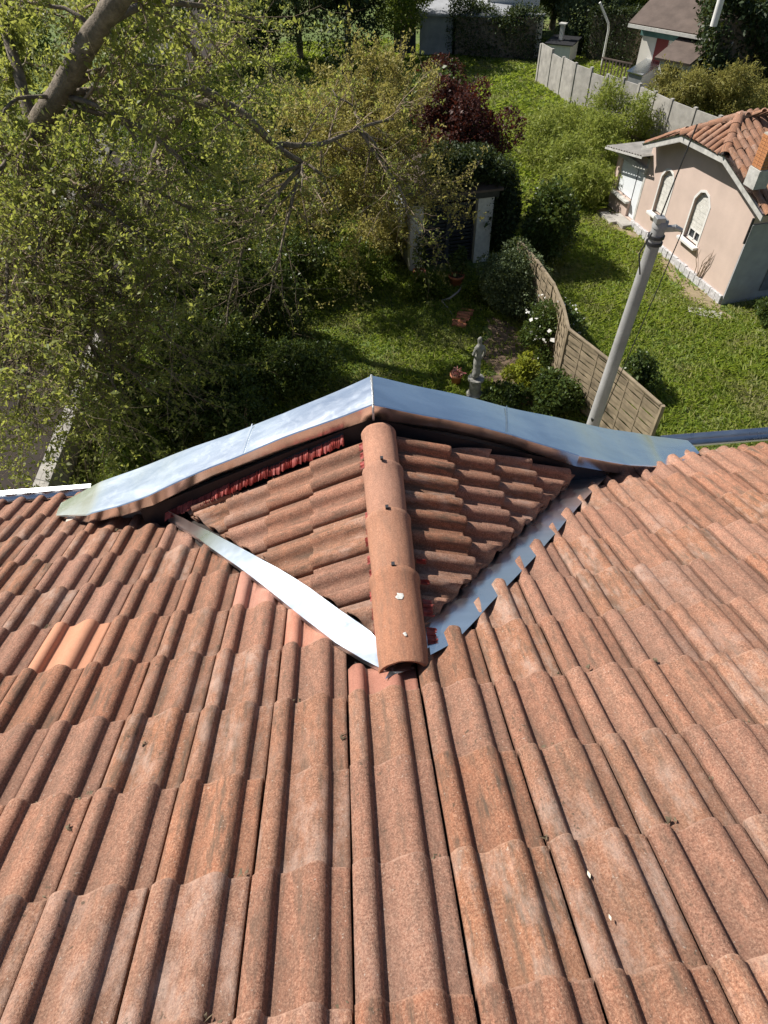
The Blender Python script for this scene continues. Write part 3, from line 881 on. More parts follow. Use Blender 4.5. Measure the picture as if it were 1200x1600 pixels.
# valley flashings
def strip_(pairs, name, mat, lip=0.0, wav=0.0, mid=None):
    mb = MB(); vs = []; k = 0
    N_ = 26
    L_ = len(pairs) - 1
    rows = []
    for i in range(N_ + 1):
        f = i / N_ * L_; a = min(int(f), L_ - 1); q = f - a
        lo = pairs[a][0].lerp(pairs[a + 1][0], q); hi = pairs[a][1].lerp(pairs[a + 1][1], q)
        wv = Vector((rnd.gauss(0, wav), rnd.gauss(0, wav), rnd.gauss(0, wav * .6)))
        lo = lo + wv; hi = hi + Vector((rnd.gauss(0, wav), rnd.gauss(0, wav), rnd.gauss(0, wav * .4)))
        cpt = lo.lerp(hi, .5) + (NX * mid if mid else Vector((0, 0, .004 * math.sin(i * 1.3))))
        row = [lo - Vector((.004, .004, lip)), lo, cpt, hi] if lip else [lo, cpt, hi]
        rows.append(row)
    w = len(rows[0])
    vs = [p for r_ in rows for p in r_]
    fs = [(i * w + j, i * w + j + 1, (i + 1) * w + j + 1, (i + 1) * w + j) for i in range(N_) for j in range(w - 1)]
    if lip:
        # the folded lip is its own flat strip
        l0 = [p for r_ in rows for p in r_[:2]]; mb.add(l0, [(i * 2, i * 2 + 1, (i + 1) * 2 + 1, (i + 1) * 2) for i in range(N_)], False)
        vs = [p for r_ in rows for p in r_[1:]]; w = 3
        fs = [(i * w + j, i * w + j + 1, (i + 1) * w + j + 1, (i + 1) * w + j) for i in range(N_) for j in range(2)]
    mb.add(vs, fs, not mid)
    return mb.build(name, mat, house)
V3 = lambda *a: Vector(a)
strip_([(RP(.215, 1.25, .035), V3(.20, 1.37, 8.0)), (RP(.15, 1.29, .035), V3(.12, 1.43, 7.985)), (RP(-.066, 1.525, .045), V3(.015, 1.61, 7.945)), (RP(-.489, 2.165, .052), V3(-.40, 2.14, 7.725)), (RP(-.977, 2.845, .055), V3(-.92, 2.70, 7.465)), (RP(-1.244, 3.20, .055), V3(-1.26, 3.05, 7.30))], 'valley_flashing', ZINC_D, lip=.022, wav=.0016)
strip_([(RP(.16, 1.22, .035), RP(.32, 1.60, .05)), (RP(.49, 1.44, .035), RP(.45, 1.84, .05)), (RP(1.06, 2.16, .035), RP(.92, 2.48, .05)), (RP(1.52, 2.78, .035), RP(1.32, 2.98, .05)), (RP(1.90, 3.26, .035), RP(1.77, 3.46, .05))], 'valley_flashing', ZINC_D, wav=.0012, mid=-.003)

# ================================================================== STREET PIECES, GARDEN AND NEIGHBOURS
# low boundary wall along the street
bw = empty('boundary_wall', (-6.65, 14, 0), 0, 'low grey wall with a pale flat coping between the street and the dark garden shrubs', 'wall')
m = MB(); m.box((0, -3.2, .35), (.22, 13.5, .7)); m.build('wall_body', CONC, bw)
m = MB()
y = -9.9
while y < 3.4:
    m.box((rnd.gauss(0, .006), y + .6, .735 + rnd.gauss(0, .003)), (.30, 1.19, .07)); y += 1.2
for k in range(11):
    q = MB(); q.box((rnd.gauss(0, .006), -9.9 + k * 1.2 + .6, .735 + rnd.gauss(0, .003)), (.34, 1.185, .07)); q.build('coping_slab', CONC, bw, .008)

# ---------------- curved garden fence of woven boards
ftop = [P(812, 378, 1.8), P(840, 410, 1.8), P(865, 445, 1.8), P(880, 480, 1.8), P(888, 515, 1.8), P(960, 571, 1.8), P(1032, 634, 1.8)]
fence = empty('garden_fence', (ftop[3].x, ftop[3].y, 0), 0, 'bowed light wooden fence of overlapping horizontal boards between the two gardens', 'fence')
o0 = Vector((ftop[3].x, ftop[3].y, 0))
ft = [Vector((p.x, p.y, 0)) - o0 for p in ftop]
ft.append(ft[-1] + (ft[-1] - ft[-2]) * .04)
for i in range(len(ft) - 1):
    a, b = ft[i], ft[i + 1]
    if (b - a).length < .2: continue
    d = (b - a).normalized(); nrm = d.cross(Vector((0, 0, 1)))
    q = MB(); q.box((a.x, a.y, .92), (.075, .075, 1.86), Matrix.Rotation(math.atan2(d.y, d.x), 3, 'Z')); q.build('fence_post', WOOD_F, fence)
    q = MB(); q.beam(a + Vector((0, 0, 1.83)), b + Vector((0, 0, 1.83)), .07, .035); q.build('cap_rail', WOOD_F, fence)
    nb = 13
    for k in range(nb):
        z = .10 + k * (1.68 / (nb - 1)); sgn = 1 if k % 2 else -1
        bow = []
        S_ = 8
        for j in range(S_ + 1):
            t_ = j / S_
            w_ = math.sin(t_ * math.pi * 3) * .016 * sgn
            bow.append(a.lerp(b, t_) + nrm * w_ + Vector((0, 0, z + rnd.gauss(0, .004))))
        vs = []; hh = .062
        for p in bow:
            vs += [p + nrm * .005 + Vector((0, 0, -hh)), p + nrm * .005 + Vector((0, 0, hh)), p - nrm * .005 + Vector((0, 0, hh)), p - nrm * .005 + Vector((0, 0, -hh))]
        fs = [(j * 4 + e, j * 4 + (e + 1) % 4, (j + 1) * 4 + (e + 1) % 4, (j + 1) * 4 + e) for j in range(S_) for e in range(4)]
        q = MB(); q.add(vs, [tuple(reversed(f)) for f in fs]); q.build('board', WOOD_F, fence)
    for t_ in (.33, .67):
        c = a.lerp(b, t_); q = MB(); q.box((c.x, c.y, .95), (.03, .03, 1.7), Matrix.Rotation(math.atan2(d.y, d.x), 3, 'Z')); q.build('upright_slat', WOOD_F, fence)
q = MB(); e_ = ft[-1]; q.box((e_.x, e_.y, .92), (.075, .075, 1.86)); q.build('fence_post', WOOD_F, fence)

# ---------------- utility pole
pt = PY(1031, 352, 6.6); pb = PY(930, 652, 6.6)
dirp = (pt - pb).normalized()
base = pb - dirp * (pb.z / dirp.z)
pole = empty('utility_pole', base, 0, 'tall grey round pole with a metal bracket on top beyond the zinc capping', 'pole')
Lp = (pt - base)
q = MB(); q.tube([Lp * t_ for t_ in (0, .25, .5, .75, 1)], [.106, .097, .088, .079, .070], 20); q.build('shaft', POLE_M, pole)
q = MB()
q.tube([Lp - dirp * .02, Lp + dirp * .05, Lp + dirp * .06], [.079, .079, .06], 14); q.build('pole_cap', POLE_M, pole)
q = MB()
q.box(Lp + Vector((.09, -.02, -.03)), (.20, .05, .06)); q.tube([Lp + Vector((.15, -.02, -.02)), Lp + Vector((.24, -.03, -.05))], [.035, .022], 10); q.box(Lp + Vector((-.03, -.02, .07)), (.10, .10, .06))
q.build('bracket', m_plain('galvanised', (.42, .42, .42), .5, .25, 9, .1, .7), pole, .01)
for dz in (-.10, -.17):
    q = MB(); q.tube([Lp + dirp * dz, Lp + dirp * (dz - .03)], .089, 18); q.build('clamp_band', METAL_D, pole)
for f_ in (.34, .36, .66):
    q = MB(); c = Lp * f_; sx = rnd.choice((-1, 1)); q.tube([c + Vector((sx * .07, -.1, 0)), c + Vector((sx * .10, -.15, .02)), c + Vector((sx * .12, -.15, .07))], .012, 6); q.build('step_hook', METAL_D, pole)
q = MB()
q.tube([Lp + Vector((-.02, 0, .1)), Lp + Vector((.02, 0, .5)), Lp + Vector((.07, 0, .95))], .008, 5); q.build('aerial_rod', METAL_D, pole)
q = MB()
q.tube([Lp + Vector((-.09, -.06, -.05)), Lp + Vector((-.16, -.05, -.28)), Lp + Vector((-.10, -.08, -.5))], .009, 5)
q.tube([Lp + Vector((.24, -.05, -.05)), Lp + Vector((.20, 0, -.7)), Lp + Vector((.10, .0, -1.6)), Lp + Vector((-.0, .03, -2.6))], .006, 5)
for k in range(3):
    q.tube([Lp * .55 + Vector((-.11, -.05, 0)), Lp * .4 + Vector((-.20 - .05 * k, -.03, 0)), Lp * .2 + Vector((-.22 - .05 * k, 0, 0)), Vector((-.25 - .06 * k, 0, 0))], .008, 5)
q.build('cable', METAL_D, pole)

# ---------------- statue, pots, tile stack, hose
st = P(741, 618)
statue = empty('statue', (st.x, st.y, 0), R(200), 'pale stone statue of a draped standing woman on a pedestal in the garden bed', 'statue')
q = MB(); q.lathe([(0, 0), (.22, 0), (.22, .07), (.17, .10), (.155, .14), (.155, .44), (.18, .48), (.21, .51), (.21, .56), (0, .56)], n=16, smooth=False); q.build('pedestal', STONE, statue)
bm = bmesh.new()
me = bpy.data.meshes.new('figure')
skel = [((0, 0, .56), .10), ((.0, .0, .72), .105), ((.015, 0, .92), .105), ((.02, .0, 1.10), .115), ((.0, .0, 1.24), .085), ((-.01, 0, 1.38), .11), ((-.01, 0, 1.47), .085), ((-.005, 0, 1.54), .042), ((.0, -.012, 1.62), .068), ((.0, -.005, 1.69), .060), ((.0, .02, 1.73), .035)]
edges = [(i, i + 1) for i in range(len(skel) - 1)]
arm1 = [((.10, 0, 1.44), .045), ((.155, .0, 1.28), .037), ((.10, -.10, 1.20), .032), ((.02, -.13, 1.24), .026)]
arm2 = [((-.11, 0, 1.44), .045), ((-.17, .01, 1.27), .037), ((-.15, -.05, 1.10), .032), ((-.11, -.09, 1.02), .026)]
drape = [((.08, -.03, .66), .06), ((.09, -.05, .60), .07)]
vs = [p for p, r in skel]; rs = [r for p, r in skel]
for arm in (arm1, arm2):
    prev = 6
    for p, r in arm:
        vs.append(p); rs.append(r); edges.append((prev, len(vs) - 1)); prev = len(vs) - 1
prev = 1
for p, r in drape:
    vs.append(p); rs.append(r); edges.append((prev, len(vs) - 1)); prev = len(vs) - 1
me.from_pydata(vs, edges, [])
fig = ob('figure', me, STONE, statue)
sk = fig.modifiers.new('skin', 'SKIN')
for v, r in zip(me.skin_vertices[0].data, rs): v.radius = (r, r * .85)
me.skin_vertices[0].data[0].use_root = True
fig.modifiers.new('sub', 'SUBSURF').levels = 2; fig.modifiers['sub'].render_levels = 2
tx = bpy.data.textures.new('folds', 'CLOUDS'); tx.noise_scale = .09
dp = fig.modifiers.new('folds', 'DISPLACE'); dp.texture = tx; dp.strength = .03; dp.texture_coords = 'GLOBAL'
def pot(name, loc, r, h, label, group=None, plant=None, mat=TERRA):
    e = empty(name, loc, 0, label, 'pot', group)
    q = MB(); q.lathe([(0, 0), (r * .68, 0), (r * .92, h * .82), (r * 1.04, h * .82), (r * 1.05, h), (r * .9, h), (r * .85, h * .8), (0, h * .8)], n=18); q.build('pot_body', mat, e)
    q = MB(); q.lathe([(0, h * .86), (r * .6, h * .85), (r * .86, h * .8)], n=14); q.build('soil', DIRT, e)
    return e
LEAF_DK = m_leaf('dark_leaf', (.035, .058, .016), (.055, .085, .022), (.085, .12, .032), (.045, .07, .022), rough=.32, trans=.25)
LEAF_MD = m_leaf('mid_leaf', (.070, .110, .018), (.105, .155, .026), (.15, .20, .034), (.085, .12, .026), rough=.4, trans=.45)
LEAF_GY = m_leaf('grey_green_leaf', (.080, .110, .052), (.11, .145, .068), (.14, .175, .085), (.07, .095, .048), trans=.25)
LEAF_YG = m_leaf('yellow_green_leaf', (.22, .25, .028), (.27, .30, .035), (.18, .22, .025), (.30, .31, .05), trans=.5, tcol=(.40, .40, .04))
LEAF_FR = m_leaf('fresh_leaf', (.16, .20, .055), (.21, .245, .07), (.30, .32, .11), (.16, .19, .055), (.25, .25, .12), (.13, .165, .05), rough=.45, trans=.55, tcol=(.50, .52, .08))
LEAF_OL = m_leaf('olive_leaf', (.27, .245, .065), (.36, .32, .095), (.23, .225, .055), (.43, .38, .13), (.29, .24, .10), trans=.42, tcol=(.42, .36, .08))
LEAF_PU = m_leaf('purple_leaf', (.042, .016, .014), (.066, .024, .020), (.032, .013, .012), (.09, .038, .028), trans=.2, tcol=(.25, .05, .02))
LEAF_BB = m_leaf('bamboo_leaf', (.19, .24, .045), (.25, .30, .06), (.31, .33, .08), (.16, .205, .04), trans=.45, tcol=(.36, .40, .06))
LEAF_GO = m_leaf('golden_bamboo_leaf', (.21, .20, .055), (.27, .245, .07), (.18, .19, .045), (.31, .27, .09), trans=.4, tcol=(.38, .33, .08))
LEAF_HD = m_leaf('hedge_leaf', (.022, .036, .014), (.032, .050, .019), (.046, .068, .025), trans=.12)
def m_grass():
    m = m_leaf('grass_blade', (.13, .195, .024), (.17, .245, .030), (.22, .285, .042), (.27, .31, .06), (.30, .28, .11), rough=.5, trans=.5, tcol=(.34, .42, .04))
    nt = m.node_tree; b = nt.nodes['Principled BSDF']; src = b.inputs['Base Color'].links[0].from_socket
    geo = nt.nodes.new('ShaderNodeNewGeometry'); nz = nt.nodes.new('ShaderNodeTexNoise'); nz.inputs['Scale'].default_value = .55; nz.inputs['Detail'].default_value = 5
    nt.links.new(geo.outputs['Position'], nz.inputs['Vector'])
    rp_ = nt.nodes.new('ShaderNodeValToRGB'); rp_.color_ramp.elements[0].position = .50; rp_.color_ramp.elements[1].position = .66
    nt.links.new(nz.outputs['Fac'], rp_.inputs[0])
    mul = nt.nodes.new('ShaderNodeMath'); mul.operation = 'MULTIPLY'; mul.inputs[1].default_value = .85; nt.links.new(rp_.outputs[0], mul.inputs[0])
    mx = nt.nodes.new('ShaderNodeMix'); mx.data_type = 'RGBA'; nt.links.new(mul.outputs[0], mx.inputs[0]); nt.links.new(src, mx.inputs[6]); mx.inputs[7].default_value = (.30, .26, .13, 1)
    nt.links.new(mx.outputs[2], b.inputs['Base Color'])
    return m
GRASS = m_grass()
PETAL = m_leaf('white_petal', (.70, .69, .64), (.8, .79, .75), trans=.3, tcol=(.7, .7, .6))

p = P(712, 600); e = pot('plant_pot', (p.x, p.y, 0), .16, .32, 'terracotta pot of pink flowers beside the statue on the lawn edge')
pts, d = blob_pts(160, [(0, 0, .36, .17, .17, .09)]); foliage('flowers', pts, .07, m_leaf('pink_petal', (.60, .16, .17), (.75, .36, .34), (.10, .15, .04)), e)
p = P(712, 446); e = pot('plant_pot', (p.x, p.y, 0), .24, .36, 'round terracotta pot with a dark leafy plant in front of the slatted shed doors')
pts, d = blob_pts(700, [(0, 0, .72, .32, .32, .38), (.1, 0, 1.0, .2, .2, .25)]); foliage('foliage', pts, .085, LEAF_DK, e)
p = P(655, 436); e = pot('plant_pot', (p.x, p.y, 0), .2, .3, 'terracotta pot with a tall dark shrub against the white shed pillar')
pts, d = blob_pts(600, [(0, 0, .75, .22, .22, .45), (0, 0, 1.2, .14, .14, .3)]); foliage('foliage', pts, .075, LEAF_DK, e)
p = P(735, 499)
ts = empty('stacked_tiles', (p.x, p.y, 0), R(60), 'small row of spare terracotta tiles lying on the lawn by the flower bed', 'tile stack')
def canal_mesh(L, r0, r1, n=8, t=.014, hgt=.85):
    mb = MB(); rows = []
    for q_, r in ((0, r0), (1, r1)):
        rows.append([(r * math.cos(math.pi * k / n), L * q_, r * hgt * math.sin(math.pi * k / n)) for k in range(n + 1)])
    inner = [[(x * (1 - t / r0), y_, z * (1 - t / r0)) for x, y_, z in r_] for r_ in rows]
    w = n + 1
    mb.add(rows[0] + rows[1], [(j, j + 1, j + 1 + w, j + w)[::-1] for j in range(n)], True)
    mb.add(inner[0] + inner[1], [(j, j + 1, j + 1 + w, j + w) for j in range(n)], True)
    for e_ in (0, 1): mb.add(rows[e_] + inner[e_], [(j, j + 1, j + 1 + w, j + w) for j in range(n)])
    return mb.mesh('canal_tile')
cm = canal_mesh(.42, .10, .085); cm.materials.append(TERRA)
for k in range(6):
    t = link(bpy.data.objects.new('spare_tile', cm), ts); t.location = (-.45 + k * .17 + rnd.gauss(0, .01), rnd.gauss(0, .03), .02 if k < 5 else .0); t.rotation_euler = (rnd.gauss(0, .05), rnd.gauss(0, .1), rnd.gauss(0, .12))
hs = [P(690, 470, .04), P(703, 466, .1), P(716, 456, .16), P(722, 447, .2)]
q = MB(); q.tube(hs, [.03, .035, .03, .02], 6); q.tube([P(690, 470, .04), P(700, 481, .03), P(707, 492, .02)], [.02, .018, .012], 6)
tag(q.build('fallen_branch', CONC), 'pale forked branch lying on the lawn left of the spare tiles', 'branch')

# ---------------- small garden shed
sA, sB = P(640, 424), P(764, 408)
shed = empty('garden_shed', (sA.x, sA.y, 0), math.atan2(sB.y - sA.y, sB.x - sA.x), 'dark little shed with white pillars and slatted doors under the purple tree', 'shed')
Ls = (sB - sA).length
for x0, w_ in ((.0, .42), (Ls - .56, .52)):
    q = MB(); q.box((x0 + w_ / 2, .15, 1.05), (w_, .3, 2.1)); q.build('pillar', OLDWHITE, shed, .01)
q = MB(); q.box((Ls / 2, .12, 2.2), (Ls + .15, .36, .18)); q.build('lintel', METAL_D, shed)
q = MB(); q.slab([(-.15, -.1, 2.36), (Ls + .2, -.1, 2.36), (Ls + .2, 2.4, 2.7), (-.15, 2.4, 2.7)], .07); q.build('shed_roof', BROWNR, shed)
q = MB(); q.box((.08, 1.3, 1.1), (.14, 2.0, 2.2)); q.box((Ls - .08, 1.3, 1.1), (.14, 2.0, 2.2)); q.box((Ls / 2, 2.25, 1.15), (Ls, .14, 2.3)); q.build('wall', GREYW, shed)
xa, xb = .44, Ls - .58
for k in range(2):
    dx = (xb - xa) / 2
    x0 = xa + k * dx
    q = MB()
    for xx in (x0 + .03, x0 + dx - .03): q.box((xx, .2, 1.0), (.06, .05, 1.9))
    q.box((x0 + dx / 2, .2, .08), (dx - .12, .05, .1)); q.box((x0 + dx / 2, .2, 1.9), (dx - .12, .05, .1))
    dr = q.build('door', SLATD, shed)
    for j in range(14):
        q = MB(); q.box((x0 + dx / 2, .2, .20 + j * .122), (dx - .13, .022, .10), Matrix.Rotation(R(28), 3, 'X')); q.build('slat', SLATD, dr)

# ---------------- pink house
ph = empty('pink_house', wall_pt(0), math.atan2(WT.y, WT.x), 'pink rendered house with arched shuttered windows and a tiled roof', 'house')
# local frame: x along the gable wall (0 at the near corner .. 7.35), -y... outwards is local +y
def lp(t_, n_, z_): return Vector((t_, n_, z_))        # n_ positive is out of the wall, towards the left of the picture
_o = Matrix.Rotation(math.atan2(WT.y, WT.x), 3, 'Z')
out_sign = 1 if (_o @ Vector((0, 1, 0))).dot(WN) > 0 else -1
def arch(cx, w_, z0, zs, zt, n_=1):
    return [(cx - w_ / 2, z0), (cx + w_ / 2, z0), (cx + w_ / 2, zs), (cx + w_ * .27, zt - (zt - zs) * .22), (cx, zt), (cx - w_ * .27, zt - (zt - zs) * .22), (cx - w_ / 2, zs)]
GT = [(0, 2.70), (2.02, 3.52), (3.70, 3.46), (5.45, 2.72)]      # gable outline
outer = [(0, 0), (5.45, 0), (5.45, 2.60), (3.60, 3.43), (1.44, 3.55), (0, 3.05)]
W1 = arch(4.20, .68, .93, 2.04, 2.33); W2 = arch(2.25, .74, .93, 2.08, 2.40)
def holed(outer, holes, y_, flip=False, reveal=.16):
    bm = bmesh.new(); es = []
    loops = []
    for lp_ in [outer] + holes:
        vv = [bm.verts.new((a, y_, b)) for a, b in lp_]; loops.append(vv)
        es += [bm.edges.new((vv[i], vv[(i + 1) % len(vv)])) for i in range(len(vv))]
    bmesh.ops.triangle_fill(bm, edges=es, use_beauty=True)
    for vv in loops[1:]:
        lo = [bm.verts.new((v.co.x, y_ - out_sign * reveal, v.co.z)) for v in vv]
        for i in range(len(vv)):
            j = (i + 1) % len(vv); bm.faces.new((vv[i], vv[j], lo[j], lo[i]))
    me = bpy.data.meshes.new('wall'); bm.to_mesh(me); bm.free(); return me
os_ = out_sign
wl = ob('wall', holed(outer, [W1, W2], 0), PINK, ph)
ANX = [(5.45, 0), (7.35, 0), (7.35, 1.98), (5.45, 2.26)]
DW = [(5.56, .12), (6.08, .12), (6.08, .66), (7.17, .66), (7.17, 1.80), (5.56, 1.80)]
wl2 = ob('wall', holed(ANX, [DW], -os_ * .03, reveal=.14), PINK, ph)
q = MB(); q.box((5.46, -os_ * .04, 1.12), (.10, .10, 2.25)); q.build('corner_strip', TRIM, ph)
D_ = 9.0
q = MB()      # the sides and the back of the body
for pts_ in ([(0, 0, 0), (0, -os_ * D_, 0), (0, -os_ * D_, 2.7), (0, 0, 2.7)], [(7.35, 0, 0), (7.35, -os_ * D_, 0), (7.35, -os_ * D_, 2.0), (7.35, 0, 2.0)], [(0, -os_ * D_, 0), (7.35, -os_ * D_, 0), (7.35, -os_ * D_, 2.0), (2.9, -os_ * D_, 3.9), (0, -os_ * D_, 2.7)]):
    q.add(pts_, [tuple(range(len(pts_)))])
q.build('wall', PINK, ph)
# panel with the near side wall's shade put into its grey, and openings
q = MB(); q.box((-.02, -os_ * 1.0, 1.2), (.05, 2.0, 2.4)); q.build('side_panel', m_plain('shade_grey', (.36, .36, .37), .9, .15, 3), ph)
q = MB(); q.box((-.05, -os_ * 1.6, 1.1), (.06, .9, 1.6)); q.build('side_shutter', m_plain('dark_shutter', (.16, .17, .19), .7), ph)
q = MB(); q.tube([(-.05, os_ * .06, 2.6), (-.05, os_ * .06, 1.9)], .035, 8); q.build('downpipe', METAL_D, ph)
# plinth of pale stones
for k in range(20):
    w_ = 5.5 / 20
    q = MB(); q.box((k * w_ + w_ / 2, os_ * .03 + rnd.gauss(0, .008), .10), (w_ - .012, .09 + rnd.uniform(0, .03), .30 + rnd.gauss(0, .02)), Matrix.Rotation(rnd.gauss(0, .03), 3, 'Y')); q.build('plinth_stone', PLINTH, ph, .012)
# arched windows: pale surround, sill, planked shutters set back
for W_, cx, w_, z0, zt in ((W1, 4.20, .68, .93, 2.33), (W2, 2.25, .74, .93, 2.40)):
    q = MB(); n_ = len(W_)
    big_ = [(cx + (a - cx) * 1.17, z0 + (b - z0) * 1.045 if b > z0 else b) for a, b in W_]
    vs = []
    for (a, b), (c, d_) in zip(W_, big_): vs += [(a, os_ * .012, b), (c, os_ * .012, d_), (c, 0, d_)]
    q.add(vs, [(i * 3, i * 3 + 1, ((i + 1) % n_) * 3 + 1, ((i + 1) % n_) * 3) for i in range(1, n_)] + [(i * 3 + 1, i * 3 + 2, ((i + 1) % n_) * 3 + 2, ((i + 1) % n_) * 3 + 1) for i in range(1, n_)])
    fr = q.build('window_surround', WHITE, ph)
    q = MB(); q.box((cx, os_ * .05, z0 - .04), (w_ + .22, .22, .08)); q.build('window_sill', WHITE, ph, .008)
    openlow = W_ is W2
    zl = z0 + (.34 if openlow else .04)
    sh = empty('shutter', (cx, -os_ * .10, 0), 0, parent=ph)
    k = 0
    zz2 = zl
    while zz2 < zt - .05:
        zc = zz2 + .055
        # width of the arch at this height
        half_ = w_ / 2 - .02
        if zc > W_[2][1]: half_ = max(.05, (w_ / 2) * (1 - ((zc - W_[2][1]) / (zt - W_[2][1])) ** 1.6 * .85))
        q = MB(); q.box((rnd.gauss(0, .004), rnd.gauss(0, .004), zc), (half_ * 2, .028, .102)); q.build('slat', OLDWHITE, sh)
        zz2 += .11
    q = MB(); q.box((0, -os_ * .03, (z0 + zt) / 2), (w_ - .02, .01, zt - z0 - .1)); q.build('window_back', GLASS, sh)
    if openlow:
        q = MB()
        for xx in (-.30, -.02, .28): q.box((xx, .0, z0 + .17), (.05, .03, .32))
        q.box((0, 0, z0 + .32), (w_ - .06, .03, .05)); q.box((0, 0, z0 + .03), (w_ - .06, .03, .06)); q.build('window_frame', WHITE, sh)
# roller shutters of the annexe door and window
rsh = empty('roller_shutter', (0, -os_ * .13, 0), 0, parent=ph)
z = .14
k = 0
while z < 1.78:
    x0, x1 = (5.57, 6.07) if z < .64 else (5.57, 7.16)
    q = MB(); q.box(((5.57 + 6.07) / 2, 0, z + .021), (.5, .016, .038)); q.build('slat', BLUEWHITE, rsh)
    if z > .66: q = MB(); q.box(((6.10 + 7.16) / 2, 0, z + .021), (1.06, .016, .038)); q.build('slat', BLUEWHITE, rsh)
    z += .042
q = MB(); q.box((6.085, os_ * .006, 1.2), (.022, .03, 1.2)); q.box((6.36, -os_ * .03, .96), (1.6, .01, 1.7)); q.build('guide_rail', METAL_D, rsh)
q = MB(); q.box((6.40, os_ * .04, 1.90), (2.0, .14, .17)); q.build('shutter_box', TRIM, ph, .006)
q = MB(); q.box((6.62, os_ * .05, .62), (1.2, .16, .07)); q.build('window_sill', TRIM, ph, .006)
q = MB(); q.box((5.85, os_ * .22, .05), (1.0, .42, .16)); q.build('doorstep', CONC, ph, .02)
q = MB(); q.box((6.25, os_ * .50, .03), (.9, .36, .14)); q.build('doorstep', CONC, ph, .02)
# verge of the gable: broad pale boards overhanging the wall
OV = .47
vp = [(-.74, 3.03), (1.41, 3.72), (3.54, 3.60), (5.36, 2.78)]
for i in range(3):
    (a, za), (b, zb) = vp[i], vp[i + 1]
    q = MB()
    yA, yB = (os_ * (OV - .02), os_ * OV)
    q.add([(a, yB, za), (b, yB, zb), (b, yB, zb - .17), (a, yB, za - .17), (a, yB - os_ * .05, za), (b, yB - os_ * .05, zb), (b, yB - os_ * .05, zb - .17), (a, yB - os_ * .05, za - .17)],
          [(0, 1, 2, 3), (7, 6, 5, 4), (0, 4, 5, 1), (3, 2, 6, 7), (0, 3, 7, 4), (1, 5, 6, 2)])
    q.build('verge_board', TRIM, ph)
    q = MB(); q.add([(a, os_ * (OV + .03), za + .025), (b, os_ * (OV + .03), zb + .025), (b, -os_ * .05, zb + .025), (a, -os_ * .05, za + .025), (a, os_ * (OV + .03), za + .003), (b, os_ * (OV + .03), zb + .003), (b, -os_ * .05, zb + .003), (a, -os_ * .05, za + .003)],
                    [(0, 1, 2, 3), (7, 6, 5, 4), (0, 4, 5, 1), (3, 2, 6, 7)]); q.build('verge_capping', ZINC_OLD, ph)
# roof: ridge at t 2.7, a small clipped end facing the left, two main slopes
TR_, ZRG, NR = 2.50, 4.25, -.45
def rp(t_, n_, z_): return (t_, os_ * n_, z_)
rdk = MB()
A1, A2, A3, A4 = rp(-.76, OV, 3.0), rp(1.41, OV, 3.71), rp(3.54, OV, 3.59), rp(5.36, OV, 2.77)
RG0, RG1 = rp(TR_, NR, ZRG), rp(TR_, -D_ - .3, ZRG)
rdk.add([A1, A2, RG0, RG1, rp(-.76, -D_ - .3, 3.0)], [(0, 1, 2, 3, 4)])
rdk.add([A2, A3, RG0], [(0, 1, 2)])
rdk.add([A3, A4, rp(5.36, -D_ - .3, 2.77), RG1, RG0], [(0, 1, 2, 3, 4)])
rdk = rdk.build('roof', DECK, ph)
ctile = canal_mesh(.40, .105, .085); ctile.materials.append(TILE_CANAL)
ptile = canal_mesh(.40, .085, .105); 
def canal_slope(o, ex, ey, cols, rows, inside, gx=.235, gy=.33):
    ex = Vector(ex).normalized(); ey = Vector(ey).normalized(); ez = ex.cross(ey)
    if ez.z < 0: ez = -ez
    cnt = 0
    for c in range(cols):
        for r_ in range(rows):
            p_ = Vector(o) + ex * (c * gx + gx / 2) + ey * (r_ * gy)
            if not inside(p_ + ey * .2): continue
            t = link(bpy.data.objects.new('canal_tile', ctile), rdk)
            xx = ey.cross(ez)
            t.matrix_local = frame_m(p_ + ez * (.02 + rnd.gauss(0, .006)), xx, ey, ez) @ Matrix.Rotation(R(2.2) + rnd.gauss(0, .01), 4, 'X') @ Matrix.Rotation(rnd.gauss(0, .03), 4, 'Z')
            cnt += 1
    return cnt
# near slope (towards the house we stand on): rows run from the eave up to the ridge
ey1 = Vector((TR_ + .76, 0, ZRG - 3.0)); Ls1 = ey1.length
def in1(p_):
    n_ = p_.y * os_
    lim = OV if p_.x < 1.41 else OV + (NR - OV) * (p_.x - 1.41) / (TR_ - 1.41)
    return n_ < lim - .04 and n_ > -4.6 and p_.x < TR_ + .05
n1 = canal_slope(rp(-.78, OV - .02, 3.01), (0, -os_, 0), ey1, 21, 11, in1)
